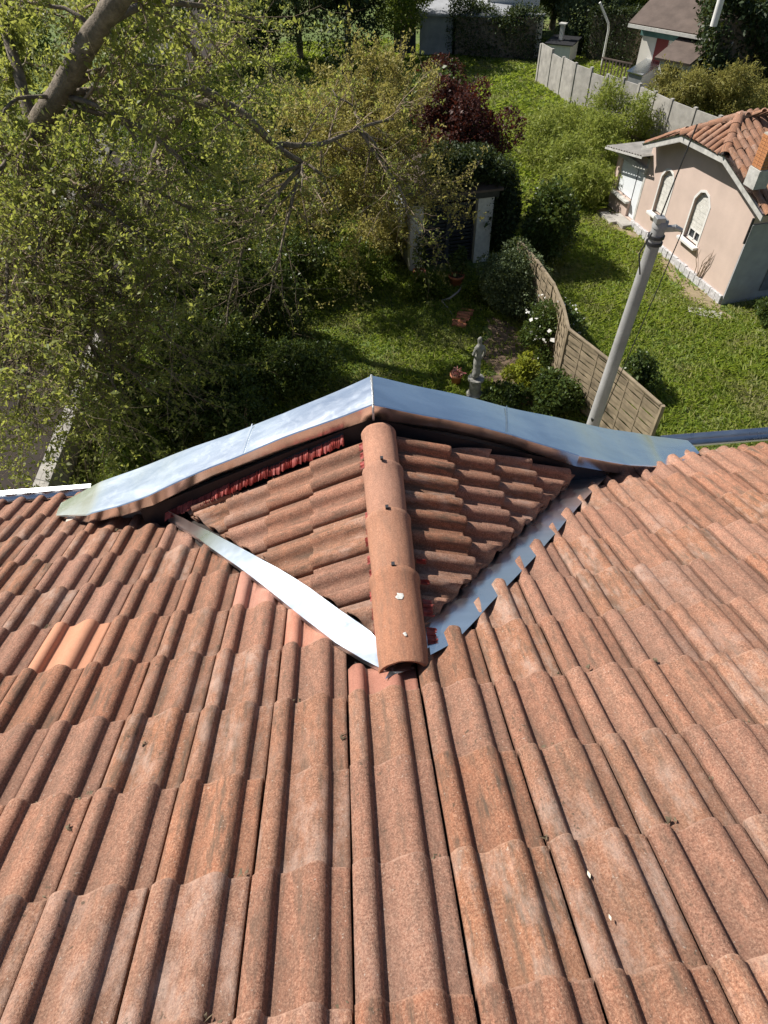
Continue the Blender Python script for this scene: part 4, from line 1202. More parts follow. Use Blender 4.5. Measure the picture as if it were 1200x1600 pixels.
# clipped end
ey2 = Vector((0, os_ * (NR - OV), ZRG - 3.64))
def in2(p_):
    n_ = p_.y * os_
    f_ = (OV - n_) / (OV - NR)
    return 1.41 + (TR_ - 1.41) * f_ + .05 < p_.x < 3.54 + (TR_ - 3.54) * f_ - .05 and f_ < .93
n2 = canal_slope(rp(1.43, OV + .0, 3.64), (1, 0, 0), ey2, 9, 3, in2)
ey3 = Vector((TR_ - 5.36, 0, ZRG - 2.77))
def in3(p_):
    n_ = p_.y * os_
    lim = OV if p_.x > 3.54 else OV + (NR - OV) * (3.54 - p_.x) / (3.54 - TR_)
    return n_ < lim - .04 and n_ > -2.2
n3 = canal_slope(rp(5.34, OV - .02, 2.79), (0, -os_, 0), ey3, 11, 11, in3)
far = MB()
for (t0_, z0_, t1_, z1_, na, nb_) in ((-.78, 3.03, TR_, ZRG + .04, -4.6, -D_ - .3), (5.38, 2.80, TR_, ZRG + .04, -2.2, -D_ - .3)):
    nn = int(abs(nb_ - na) / .235)
    for c in range(nn):
        y0 = na - c * .235
        vs = []
        for (tt, zz3) in ((t0_, z0_), (t1_, z1_)):
            for k in range(5):
                a = math.pi * k / 4; vs.append((tt, os_ * (y0 - .1175 + .105 * math.cos(a)), zz3 + .07 * math.sin(a)))
        far.add(vs, [(k, k + 1, k + 6, k + 5) for k in range(4)], True)
fo = far.build('canal_tile_field', TILE_CANAL, rdk); fo['kind'] = 'stuff'
rt = canal_mesh(.45, .15, .125, 8, .016, .8); rt.materials.append(TILE_CANAL)
def ridge_run(a, b, n_):
    a = Vector(a); b = Vector(b); d = (b - a).normalized(); s_ = d.cross(Vector((0, 0, 1))).normalized(); u = s_.cross(d)
    for i in range(n_):
        t = link(bpy.data.objects.new('ridge_tile', rt), rdk)
        t.matrix_local = frame_m(a.lerp(b, i / n_) + u * .02, s_, d, u)
ridge_run(Vector(A2) + Vector((0, 0, .03)), Vector(RG0) + Vector((0, 0, .05)), 4)
ridge_run(Vector(A3) + Vector((0, 0, .03)), Vector(RG0) + Vector((0, 0, .05)), 4)
ridge_run(Vector(RG0) + Vector((0, 0, .04)), Vector(rp(TR_, -4.5, ZRG)) + Vector((0, 0, .04)), 10)
# lean-to roof of the annexe
q = MB()
for k in range(14):
    x0 = 5.30 + k * .17
    q.add([(x0, os_ * .42, 2.42 - (x0 - 5.3) * .19), (x0 + .085, os_ * .42, 2.455 - (x0 - 5.3) * .19), (x0 + .17, os_ * .42, 2.42 - (x0 + .17 - 5.3) * .19), (x0, -os_ * 3, 2.42 - (x0 - 5.3) * .19), (x0 + .085, -os_ * 3, 2.455 - (x0 - 5.3) * .19), (x0 + .17, -os_ * 3, 2.42 - (x0 + .17 - 5.3) * .19)],
          [(0, 1, 4, 3), (1, 2, 5, 4)])
q.build('lean_to_sheet', CONC, ph)
q = MB(); q.box((6.45, os_ * .43, 2.17), (2.4, .03, .06), Matrix.Rotation(math.atan(.19), 3, 'Y')); q.build('lean_to_edge', TRIM, ph)
# brick chimney with a lead apron
ch = PY(1188, 262, 19.0)
chl = ph.matrix_basis.inverted() if False else None
cw = Matrix.Rotation(-math.atan2(WT.y, WT.x), 3, 'Z') @ (P(1190, 262, 3.95) - WA)
q = MB(); q.box((cw.x, cw.y, 3.72), (.42, .38, .45)); q.build('chimney_apron', TRIM, ph)
cb = MB(); cb.box((cw.x, cw.y, 4.33), (.36, .31, .82)); cb = cb.build('chimney', m_plain('mortar', (.42, .38, .32), .95), ph)
brk = MB(); brk.box((0, 0, 0), (.205, .06, .062)); brk = brk.mesh('brick'); brk.materials.append(BRICKM)
for r_ in range(10):
    for k in range(2):
        for sy in (-1, 1):
            b_ = link(bpy.data.objects.new('brick', brk), cb); b_.location = (cw.x - .093 + k * .186, cw.y + sy * .14, 4.0 + r_ * .075); b_.scale = (.86, 1, 1)
        for sx in (-1, 1):
            b_ = link(bpy.data.objects.new('brick', brk), cb); b_.location = (cw.x + sx * .165, cw.y - .06 + k * .125, 4.0 + r_ * .075); b_.rotation_euler = (0, 0, R(90)); b_.scale = (.55, 1, 1)
# dry climber stems on the wall
q = MB()
for k in range(7):
    x0 = 1.25 + rnd.gauss(0, .12); pts_ = [(x0, os_ * .05, .1)]
    hgt = rnd.uniform(.5, 1.25); lean = rnd.uniform(-.35, .25)
    for i in range(1, 6): pts_.append((x0 + lean * i / 5 + rnd.gauss(0, .03), os_ * (.045 + rnd.uniform(0, .03)), .1 + hgt * i / 5))
    q.tube(pts_, [.016, .014, .012, .01, .007, .004], 5)
cl_ = q.build('dry_climber', TWIG); cl_.matrix_world = Matrix.Translation(WA) @ Matrix.Rotation(math.atan2(WT.y, WT.x), 4, 'Z')
tag(cl_, 'bare brown climber stems growing up the pink wall near its corner', 'climber')
sl_ = MB(); p_ = wall_pt(-.35, .75); sl_.box((p_.x, p_.y, .02), (.95, .42, .05), Matrix.Rotation(R(-30), 3, 'Z'))
tag(sl_.build('stone_slab', CONC, bevel=.015), 'flat pale stone slab in the grass at the near corner of the pink house', 'slab')

# ---------------- concrete panel wall along the field
gw = empty('panel_wall', (12, 35, 0), 0, 'long weathered concrete panel wall with posts beside the overgrown field', 'wall')
wp = [P(846, 72, 1.8), P(900, 101, 1.8), P(950, 118, 1.8), P(1000, 134, 1.8), P(1050, 158, 1.8), P(1125, 186, 1.8), P(1200, 213, 1.8)]
wp = [Vector((p_.x - 12, p_.y - 35, 0)) for p_ in wp]
pan = MB()
for i in range(len(wp) - 1):
    a, b = wp[i], wp[i + 1]; n_ = max(1, round((b - a).length / 1.25))
    d = (b - a).normalized(); RZ = Matrix.Rotation(math.atan2(d.y, d.x), 3, 'Z')
    for k in range(n_):
        p0, p1 = a.lerp(b, k / n_), a.lerp(b, (k + 1) / n_)
        c = (p0 + p1) / 2; w_ = (p1 - p0).length
        hh = 1.8 + rnd.gauss(0, .05)
        q = MB(); q.box((c.x, c.y, hh / 2), (w_ - .04, .06, hh), RZ @ Matrix.Rotation(rnd.gauss(0, .012), 3, 'Y')); q.build('wall_panel', CONC, gw)
        q = MB(); q.box((p0.x, p0.y, .95), (.13, .13, 1.9 + rnd.gauss(0, .04)), RZ); q.build('wall_post', CONC, gw)

# ---------------- far neighbours
def box_house(name, label, c, rz, w_, d, h, rise, wall_m, roof_m, ov=.35, parts=None):
    """house with a ridge along local x"""
    e = empty(name, c, rz, label, 'house' if 'house' in name else 'building')
    q = MB()
    q.add([(-w_ / 2, -d / 2, 0), (w_ / 2, -d / 2, 0), (w_ / 2, d / 2, 0), (-w_ / 2, d / 2, 0), (-w_ / 2, -d / 2, h), (w_ / 2, -d / 2, h), (w_ / 2, d / 2, h), (-w_ / 2, d / 2, h), (-w_ / 2, 0, h + rise), (w_ / 2, 0, h + rise)],
          [(0, 1, 5, 4), (2, 3, 7, 6), (3, 0, 4, 8, 7), (1, 2, 6, 9, 5)])
    q.build('wall', wall_m, e)
    q = MB(); s_ = rise / (d / 2)
    for sg in (-1, 1):
        q.slab([(-w_ / 2 - ov, sg * (d / 2 + ov), h - s_ * ov + .05), (w_ / 2 + ov, sg * (d / 2 + ov), h - s_ * ov + .05), (w_ / 2 + ov, 0, h + rise + .05), (-w_ / 2 - ov, 0, h + rise + .05)][::-sg], .12)
    q.build('roof', roof_m, e)
    return e
# brown roofed house with a red door, upper right
ea, eb = P(1000, 34, 2.8), P(1070, 46, 2.8)
dd = (eb - ea); ang = math.atan2(dd.y, dd.x)
bh = empty('brown_roof_house', (ea.x, ea.y, 0), ang, 'house with a broad brown roof, red door and brick base at the top right', 'house')
Lb = dd.length
def bl(x, y, z): return (x, y, z)
q = MB()
q.box((2.4, 4.2, 1.4), (4.6, 7.6, 2.8)); q.build('wall', CREAM, bh)
q = MB(); q.slab([(-.4, -.35, 2.78), (5.0, -.35, 2.78), (9.0, 4.2, 4.7), (-.4, 4.2, 4.7)], .1); q.slab([(-.4, 4.2, 4.7), (9.0, 4.2, 4.7), (9.0, 8.7, 2.78), (-.4, 8.7, 2.78)], .1); q.build('roof', BROWNR, bh)
q = MB(); q.box((2.3, -.36, 2.66), (5.4, .05, .14)); q.build('fascia', OLDWHITE, bh)
q = MB(); q.box((Lb * .55, .36, 2.42), (Lb * 1.1, .06, .42)); q.build('band', TEAL, bh)
q = MB(); q.box((1.25, .37, 1.45), (.62, .06, 1.7)); q.build('door', REDDOOR, bh)
for r_ in range(7):
    for k in range(7):
        q = MB(); q.box((.25 + k * .36 + (.18 if r_ % 2 else 0), .36, .1 + r_ * .12), (.34, .05, .105)); q.build('brick', BRICKM, bh)
q = MB(); q.slab([(2.2, -2.0, 2.0), (4.0, -2.0, 2.0), (4.0, .5, 2.6), (2.2, .5, 2.6)], .1); q.build('porch_roof', BROWNR, bh)
q = MB(); q.box((3.15, -.8, .95), (1.5, 1.9, 1.9)); q.build('porch', OLDWHITE, bh)
q = MB(); q.box((3.1, -1.77, 1.3), (.8, .05, .8)); q.build('porch_window', GLASS, bh)
q = MB()
for k in range(9): q.box((-1.5 + k * .2, -.2, .55), (.05, .05, 1.1))
q.box((-.7, -.2, 1.1), (1.8, .06, .06)); q.box((-.7, -.2, .25), (1.8, .06, .06)); q.build('balustrade', BROWNR, bh)
c = P(1120, 22, 4.3); cl2 = Matrix.Rotation(-ang, 3, 'Z') @ (c - Vector((ea.x, ea.y, 0)))
q = MB(); q.tube([(cl2.x, cl2.y, 3.9), (cl2.x, cl2.y, 5.6)], .14, 10); q.build('flue', WHITE, bh)
# sheet roofed porch wall in front of it
q = P(815, 0)
w0, w1 = P(1005, 112, 1.2), P(1035, 98, 1.2)
lt = empty('garden_lean_to', (w0.x, w0.y, 0), math.atan2((w1 - w0).y, (w1 - w0).x), 'small lean-to with a pale sloping roof edge behind the panel wall', 'shed'); lt.scale = (.6, .6, .6)
q = MB(); q.box((1.6, .6, .9), (3.2, 1.2, 1.8)); q.build('wall', GREYW, lt)
q = MB(); q.slab([(-.1, -.1, 1.75), (3.4, -.1, 2.1), (3.4, 1.4, 2.2), (-.1, 1.4, 1.85)], .06); q.build('lean_to_roof', ZINC_OLD, lt)
# white building cut by the top edge of the picture
a, b = P(755, 82), P(833, 84)
wb = empty('white_building', (a.x, a.y, 0), math.atan2((b - a).y, (b - a).x), 'tall plain white building wall rising out at the top of the view', 'building')
Lw = (b - a).length
q = MB(); q.box((Lw / 2, 3, 4.5), (Lw, 6, 9)); q.build('wall', CREAM, wb)
q = MB(); q.box((Lw / 2, 3, 9.1), (Lw + .4, 6.4, .2)); q.build('roof', BROWNR, wb)
for k in range(3):
    q = MB(); q.box((1.2 + k * (Lw - 2.4) / 2, -.03, 7), (.9, .08, 1.3)); f_ = q.build('window', GLASS, wb)
# grey block outbuilding with a low roof
a, b = P(655, 92), P(705, 94)
gb = empty('grey_outbuilding', (a.x, a.y, 0), math.atan2((b - a).y, (b - a).x) + .05, 'low grey block outbuilding with a flat sloping roof at the end of the field', 'shed')
Lg = (b - a).length
q = MB(); q.box((Lg / 2, 2.5, 1.1), (Lg, 5, 2.2)); q.build('wall', GREYW, gb)
q = MB(); q.slab([(-.3, -.3, 2.2), (Lg + 3.2, -.3, 2.2), (Lg + 3.2, 5.4, 2.8), (-.3, 5.4, 2.8)], .1); q.build('roof', m_plain('fibre_sheet', (.30, .31, .33), .85, .2, 2), gb)
q = MB(); q.box((-.9, .2, .95), (1.3, .1, 1.9)); q.build('door', SLATD, gb)
a, b = P(760, 92), P(838, 96)
yw = empty('yard_wall', (a.x, a.y, 0), math.atan2((b - a).y, (b - a).x), 'pale yard wall below the white building, half covered by ivy', 'wall')
q = MB(); q.box(((b - a).length / 2, 0, 1.0), ((b - a).length + .2, .25, 2.3)); q.build('wall_body', CREAM, yw)
q = MB(); q.box(((b - a).length / 2, 0, 2.19), ((b - a).length + .3, .36, .08)); q.build('coping', GREYW, yw)
# little brick outhouse with a white side and a flue at the head of the panel wall
a = P(853, 84, .6)
ot = empty('brick_outhouse', (a.x, a.y, 0), R(-35), 'tiny brick fronted outhouse with a stub chimney at the far end of the panel wall', 'shed'); ot.scale = (.62, .62, .62)
q = MB(); q.box((1.1, 1.0, .9), (2.2, 2.0, 1.8)); q.build('wall', WHITE, ot)
for r_ in range(6):
    for k in range(4):
        q = MB(); q.box((.05 - .08, .25 + k * .48, .9 + r_ * .155), (.06, .46, .14)); q.build('brick', BRICKM, ot)
q = MB(); q.slab([(-.2, -.2, 1.8), (2.4, -.2, 1.85), (2.4, 2.2, 2.05), (-.2, 2.2, 2.0)], .08); q.build('roof', METAL_D, ot)
q = MB(); q.box((.9, .9, 2.5), (.34, .34, 1.1)); q.box((.9, .9, 3.12), (.62, .62, .1)); q.build('chimney', TRIM, ot)
# far cottage with a brown gable
a = P(905, 30)
box_house('gabled_cottage', 'far brown roofed cottage peeping between the trees at the top', (a.x + 2, a.y + 4, 0), R(60), 9, 6, 2.6, 2.0, CREAM, BROWNR)
a = P(690, 12)
box_house('pale_cottage', 'small pale house glimpsed behind trees at the top centre', (a.x, a.y + 6, 0), R(10), 7, 6, 2.8, 1.8, m_plain('rose_wall', (.60, .45, .40), .9), TILE_CANAL)
a = P(1185, 6)
box_house('white_cottage', 'white walled house beyond the brown roof in the upper corner', (a.x + 3, a.y + 6, 0), R(5), 8, 6, 3.0, 1.6, CREAM, BROWNR)
# white bent lamp pipe behind the panel wall
a = P(938, 112)
q = MB(); q.tube([(0, 0, 0), (0, 0, 1.9), (-.08, 0, 2.2), (-.75, 0, 3.1)], .06, 8)
o = q.build('bent_pipe', WHITE); o.location = (a.x, a.y, 0); tag(o, 'white bent pipe standing in front of the clipped hedge', 'pipe')

# ================================================================== TREES AND PLANTS
def not_over_house(q):
    """true where branches must not go: over our own roof"""
    return q.y < 6.2 and q.z > 3
def keep_leaf(p):
    return not (p[1] < 6.0 and p[2] > 2.2)
def tree(name, label, base, trunks, P_, leafm, size, limbs, cat='tree', group=None, elong=2.0, up=.25, keep=None, thin=1.0, barkm=None, lev0=None, dens=2):
    """trunks: list of (points, r0, r1) world polylines; limbs: children per trunk"""
    e = empty(name, base, 0, label, cat, group)
    B = Vector(base); segs = []; tips = []; tr = MB()
    for ti, ((pts, r0, r1), kids) in enumerate(zip(trunks, limbs)):
        # smooth the trunk line
        pts = [Vector(p) for p in pts]; fine = []
        for i in range(len(pts) - 1):
            p0, p1, p2, p3 = pts[max(i - 1, 0)], pts[i], pts[i + 1], pts[min(i + 2, len(pts) - 1)]
            for k in range(4):
                t = k / 4
                fine.append(.5 * ((2 * p1) + (p2 - p0) * t + (2 * p0 - 5 * p1 + 4 * p2 - p3) * t * t + (3 * p1 - p0 - 3 * p2 + p3) * t ** 3) + Vector((rnd.gauss(0, .02), rnd.gauss(0, .02), 0)))
        fine.append(pts[-1])
        rad = [(r0 + (r1 - r0) * i / (len(fine) - 1)) * rnd.uniform(.93, 1.07) for i in range(len(fine))]
        tr.tube([p - B for p in fine], rad, 10, cap=True)
        L = sum((fine[i + 1] - fine[i]).length for i in range(len(fine) - 1))
        lv = lev0[ti] if lev0 else 0
        if kids is None: kids = max(6, int(P_['kids'][lv] * min(1.4, L / 4.0)))
        children(segs, tips, fine, rad, lv, min(L, P_.get('maxL', 6.0)), P_, kids=kids, t0=P_['t0'][lv])
    tr.build('trunk', barkm or BARK, e)
    if keep: segs = [s_ for s_ in segs if keep(s_[0][-1])]
    big, small = MB(), MB()
    for pts, rad, lev in segs:
        r = rad[0]; n = 8 if r > .06 else 5 if r > .02 else 3
        (big if lev <= 1 else small).tube([p - B for p in pts], rad, n, cap=False)
    if big.v: big.build('limb', barkm or BARK, e)
    if small.v: o_ = small.build('twig', TWIG, e); o_['kind'] = 'stuff'
    T = np.array(tips)
    k_ = np.ones(len(T), bool)
    if keep: k_ &= np.array([keep(t) for t in tips])
    if thin < 1: k_ &= rng.random(len(T)) < thin
    T = T[k_] - np.array(B)
    T = np.repeat(T, dens, 0) + rng.normal(0, .030, (len(T) * dens, 3))
    foliage('crown', T, size, leafm, e, elong=elong, up=up)
    return len(T)

# the big sparse tree on the left: a leaning trunk and many long arching limbs reaching out to where the photograph shows them
PB = dict(n=[6, 6, 5, 4], jit=[.1, .13, .17, .22], trop=[0, .0, .015, .02], taper=[.4, .3, .3, .3], kids=[0, 15, 8, 0], t0=[.1, .12, .08, .1],
          ang=[55, 50, 46, 42], rr=(.4, .65), lr=[(.35, .65), (.28, .55), (.34, .65), (.4, .6)], leaf=2, leaves=[0, 4, 9, 10], spread=.05, maxL=7.5)
def limbs_to(origin, targets, r0):
    out = []
    for (x, y, Y) in targets:
        b = PY(x, y, Y); a = min(origin, key=lambda p: (p - b).length + abs(p.z - b.z - .2) * .4)
        L = (b - a).length
        m1 = a.lerp(b, .35) + Vector((rnd.gauss(0, .12), rnd.gauss(0, .12), .10 * L)); m2 = a.lerp(b, .7) + Vector((rnd.gauss(0, .15), rnd.gauss(0, .15), .09 * L))
        r = min(r0, .016 * L + .02)
        out.append(([a, m1, m2, b], r, .012))
    return out
tA = [P(190, 560), PY(150, 480, 15.4), PY(95, 370, 14.9), PY(60, 285, 14.4), PY(56, 215, 14.0), PY(90, 150, 13.6), PY(145, 55, 13.0), PY(190, -10, 12.6), PY(215, -80, 12.4)]
tB = [PY(80, 330, 14.7), PY(0, 230, 14.0), PY(-60, 120, 13.5), PY(-90, 0, 13.0)]
tC = [PY(58, 230, 14.1), PY(30, 120, 14.8), PY(0, 20, 15.5), PY(-10, -60, 16)]
tg = [(20, 60, 15.2), (0, 190, 12.6), (-20, 330, 11.4), (50, 430, 11.2), (15, 520, 10.4), (85, 600, 10.3), (30, 640, 9.6), (150, 560, 11.2), (215, 470, 12.2), (250, 390, 12.6), (310, 300, 13.2),
      (350, 430, 12.8), (290, 560, 11.6), (190, 300, 14.8), (130, 250, 15.6), (250, 180, 13.8), (300, 60, 13.2), (110, 40, 15.4), (380, 200, 14.5), (200, 100, 14.5), (60, 110, 16), (0, 120, 15), (230, 20, 15), (150, 190, 16),
      (110, 500, 13.4), (60, 330, 12.4), (200, 640, 10.6), (330, 120, 15.5), (420, 40, 15.5), (360, -10, 14), (90, -30, 15), (280, 250, 12.6), (350, 350, 14.2), (20, 0, 13.5), (30, 560, 10.2), (60, 680, 9.6), (115, 640, 10.0), (0, 600, 9.8), (170, 690, 10.2)]
LB = limbs_to([Vector(p) for p in tA[2:] + tB[1:3] + tC[1:3]], tg, .075)
n1 = tree('spreading_tree', 'large leaning tree with a thick pale trunk and sparse fresh spring leaves on the left', tuple(tA[0]), [(tA, .30, .13), (tB, .16, .07), (tC, .13, .05)] + LB, dict(PB, _=0), LEAF_FR, .078, [0, 0, 0] + [None] * len(LB), keep=lambda p: keep_leaf(p), lev0=[0, 0, 0] + [1] * len(LB), thin=.36, dens=4)
# second tree, trunk bending over and drooping to the right
tD = [P(215, 470), PY(225, 380, 18.6), PY(236, 300, 18.3), PY(246, 245, 18.0), PY(268, 192, 17.6), PY(322, 160, 17.2), PY(372, 172, 17.0), PY(424, 222, 16.9), PY(476, 256, 16.8)]
tE = [PY(372, 172, 17.0), PY(300, 130, 16.6), PY(318, 100, 16.4), PY(270, 40, 16.0), PY(250, -30, 15.8)]
tF = [PY(430, 226, 16.9), PY(500, 225, 17.3), PY(560, 200, 17.8), PY(615, 186, 18.4)]
tg = [(420, 470, 14.6), (530, 330, 16.2), (380, 330, 16), (440, 120, 18), (520, 140, 18.5), (400, 60, 18), (330, 230, 16.5), (300, 420, 16), (230, 350, 16.5), (470, 300, 15.5), (620, 300, 17.2), (640, 380, 16.6), (350, 520, 14.4)]
LD = limbs_to([Vector(p) for p in tD[3:] + tE[1:] + tF[1:]], tg, .06)
n2 = tree('arching_tree', 'dark limbed tree arching over to the right behind the leaning tree', tuple(tD[0]), [(tD, .22, .06), (tE, .11, .04), (tF, .07, .025)] + LD, PB, LEAF_FR, .068, [0, 8, 9] + [None] * len(LD), keep=keep_leaf, lev0=[0, 1, 1] + [1] * len(LD), thin=.18, dens=4)
# olive-brown twiggy tree in the middle: many upright shoots
PD = dict(n=[5, 6, 5, 4], jit=[.1, .12, .13, .2], trop=[0.05, .06, .10, .10], taper=[.5, .3, .3, .3], kids=[0, 20, 8, 0], t0=[.1, .1, .1, .1],
          ang=[48, 44, 36, 35], rr=(.4, .6), lr=[(.55, .85), (.25, .45), (.40, .7), (.4, .6)], leaf=2, leaves=[0, 5, 12, 10], spread=.045, maxL=4.0)
c0 = P(575, 405)
tG = [c0, c0 + Vector((.1, .1, 1.0)), c0 + Vector((.0, .2, 2.0)), c0 + Vector((.2, .3, 3.0))]
tg = [(420, 250, 19), (460, 170, 20), (500, 330, 18.3), (520, 240, 18.6), (540, 140, 20.5), (580, 110, 21), (585, 300, 18), (590, 200, 19), (625, 120, 21), (640, 250, 18.6), (660, 170, 20.4), (680, 300, 18.8), (640, 340, 18), (560, 380, 17.8), (470, 300, 18.4)]
LG = limbs_to([Vector(p) for p in tG[1:]], tg, .06)
n3 = tree('olive_tree', 'bushy tree full of olive yellow young leaves in front of the purple tree', tuple(c0), [(tG, .14, .08)] + LG, PD, LEAF_OL, .075, [0] + [None] * len(LG), lev0=[0] + [1] * len(LG))
# purple plum tree
n4 = 0

# undergrowth below the big trees; dark evergreen leaf colour also carries the crowns' shade
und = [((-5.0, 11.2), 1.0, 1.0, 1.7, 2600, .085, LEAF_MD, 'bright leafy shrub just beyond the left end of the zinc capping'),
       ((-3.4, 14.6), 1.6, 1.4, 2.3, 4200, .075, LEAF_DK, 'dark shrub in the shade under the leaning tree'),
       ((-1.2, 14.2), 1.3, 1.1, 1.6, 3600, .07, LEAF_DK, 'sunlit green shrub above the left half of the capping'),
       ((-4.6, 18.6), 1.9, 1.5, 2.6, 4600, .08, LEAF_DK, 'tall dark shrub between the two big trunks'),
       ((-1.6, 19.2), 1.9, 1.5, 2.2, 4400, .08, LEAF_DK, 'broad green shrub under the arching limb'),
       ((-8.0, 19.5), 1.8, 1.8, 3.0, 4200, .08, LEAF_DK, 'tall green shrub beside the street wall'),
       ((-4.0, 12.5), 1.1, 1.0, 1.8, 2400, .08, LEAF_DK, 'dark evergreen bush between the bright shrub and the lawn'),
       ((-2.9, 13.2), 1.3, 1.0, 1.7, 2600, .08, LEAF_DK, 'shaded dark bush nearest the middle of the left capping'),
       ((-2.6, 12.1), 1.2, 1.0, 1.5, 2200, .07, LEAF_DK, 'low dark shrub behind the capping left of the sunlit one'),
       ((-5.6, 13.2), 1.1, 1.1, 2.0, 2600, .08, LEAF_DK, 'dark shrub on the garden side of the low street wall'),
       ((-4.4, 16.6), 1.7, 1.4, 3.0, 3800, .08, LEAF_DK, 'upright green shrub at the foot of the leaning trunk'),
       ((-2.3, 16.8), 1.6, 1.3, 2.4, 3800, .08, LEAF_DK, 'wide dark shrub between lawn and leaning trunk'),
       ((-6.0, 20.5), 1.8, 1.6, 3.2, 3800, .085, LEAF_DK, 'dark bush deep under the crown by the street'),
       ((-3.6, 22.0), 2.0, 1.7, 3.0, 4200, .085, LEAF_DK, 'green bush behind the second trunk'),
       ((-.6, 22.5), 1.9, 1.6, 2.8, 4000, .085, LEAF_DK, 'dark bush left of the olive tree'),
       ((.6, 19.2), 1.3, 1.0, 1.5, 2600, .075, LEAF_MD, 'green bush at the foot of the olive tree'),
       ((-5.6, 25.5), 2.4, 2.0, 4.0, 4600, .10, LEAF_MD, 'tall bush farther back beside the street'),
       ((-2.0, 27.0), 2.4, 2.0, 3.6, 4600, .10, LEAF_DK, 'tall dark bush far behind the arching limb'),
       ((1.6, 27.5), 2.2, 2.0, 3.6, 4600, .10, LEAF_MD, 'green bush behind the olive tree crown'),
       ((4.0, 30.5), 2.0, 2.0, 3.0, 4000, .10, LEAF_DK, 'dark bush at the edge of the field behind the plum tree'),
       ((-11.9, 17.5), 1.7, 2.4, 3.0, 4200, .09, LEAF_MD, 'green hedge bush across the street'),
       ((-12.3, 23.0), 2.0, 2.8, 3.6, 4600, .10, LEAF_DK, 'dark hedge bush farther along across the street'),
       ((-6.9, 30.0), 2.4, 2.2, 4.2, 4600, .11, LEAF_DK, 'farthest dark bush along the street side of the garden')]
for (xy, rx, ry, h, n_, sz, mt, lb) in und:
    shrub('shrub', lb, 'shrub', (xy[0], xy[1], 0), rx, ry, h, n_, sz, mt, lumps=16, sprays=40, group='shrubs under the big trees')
q = MB(); bmz = P(262, 405, .25)
q.box((0, 0, 0), (.9, .45, .16), Matrix.Rotation(R(25), 3, 'Z') @ Matrix.Rotation(R(28), 3, 'X'))
o = q.build('pale_boulder', STONE, bevel=.05); o.location = bmz; tag(o, 'pale slab of stone glimpsed through the branches under the leaning tree', 'stone')
a = P(190, 128); q = MB(); q.box((0, 0, 1.1), (.5, .3, 2.6), Matrix.Rotation(R(4), 3, 'Y')); q.box((.0, 0, 2.45), (.6, .4, .1))
o = q.build('concrete_post', CONC); o.location = (a.x, a.y, 0); tag(o, 'grey concrete post standing far behind the branches of the leaning tree', 'post')

# garden shrubs on the right of the lawn
p = P(796, 482); shrub('round_shrub', 'dense rounded grey green shrub against the bowed wooden fence', 'shrub', (p.x, p.y, 0), 1.15, 1.2, 1.85, 10000, .06, LEAF_GY, lumps=26, hollow=.75)
p = P(852, 556)
sh_ = shrub('flowering_shrub', 'loose dark shrub dotted with white flowers beside the fence', 'shrub', (p.x, p.y, 0), .95, .95, 1.6, 3600, .065, LEAF_DK, lumps=18, sprays=24)
pts, d = blob_pts(75, [(0, 0, 1.15, .8, .8, .6), (.25, .1, 1.3, .5, .5, .35)], hollow=.9); foliage('blossom', pts, .075, PETAL, sh_, elong=1.1, up=.8)
p = P(818, 602); shrub('yellow_shrub', 'low bright yellow green shrub in the flower bed', 'shrub', (p.x, p.y, 0), .55, .6, .9, 1800, .075, LEAF_YG, lumps=12)
p = P(868, 640); shrub('dark_shrub', 'dark glossy shrub at the foot of the fence by the pole', 'shrub', (p.x, p.y, 0), .95, .85, 1.15, 3400, .075, LEAF_DK, lumps=16, sprays=20)
p = P(790, 632); shrub('low_shrub', 'low dark groundcover shrub right of the statue', 'shrub', (p.x, p.y, 0), .7, .5, .6, 1700, .07, LEAF_DK, lumps=12)
p = P(985, 612); shrub('small_shrub', 'small dark green shrub just outside the nearest fence panel', 'shrub', (p.x, p.y, 0), .65, .65, 1.1, 2200, .07, LEAF_DK, lumps=14, sprays=10)
p = P(850, 408); shrub('tall_shrub', 'tall dark leaved shrub standing behind the far end of the wooden fence', 'shrub', (p.x, p.y, 0), 1.05, 1.0, 2.6, 5200, .085, LEAF_DK, lumps=22, sprays=20)
p = P(1190, 505); shrub('corner_shrub', 'dark shrub with white blooms at the near corner of the pink house', 'shrub', (p.x + .2, p.y, 0), .7, .6, .8, 1600, .075, LEAF_DK, lumps=12)
p = P(700, 440); shrub('border_shrub', 'straggling light green plant before the slatted shed doors', 'shrub', (p.x - .9, p.y - .9, 0), .8, .5, .7, 900, .085, LEAF_MD, lumps=9, sprays=14)
p = P(742, 470); shrub('border_shrub', 'leafy green plant between the pale branch and the rounded shrub', 'shrub', (p.x, p.y, 0), .5, .4, .7, 900, .08, LEAF_MD, lumps=8, sprays=10)
# ivy over the right side of the shed
shrub('shrub', 'olive green shrub hiding the left side of the little shed', 'shrub', (sA.x - .75, sA.y + .7, 0), .9, 1.2, 2.3, 3600, .08, LEAF_OL, lumps=16, sprays=20)
iv = sB + Vector((.35, .9, 0)); shrub('ivy_mass', 'very dark ivy hanging over the right side of the shed', 'ivy', (iv.x, iv.y, 0), .8, 1.5, 2.9, 5200, .08, LEAF_HD, lumps=20)
ivr = (sA + sB) / 2 + Vector((.45, .75, 2.3)); shrub('ivy_mass', 'dark creeper covering the roof of the little shed', 'ivy', tuple(ivr), 1.6, 1.35, 1.15, 6500, .085, LEAF_HD, lumps=16)
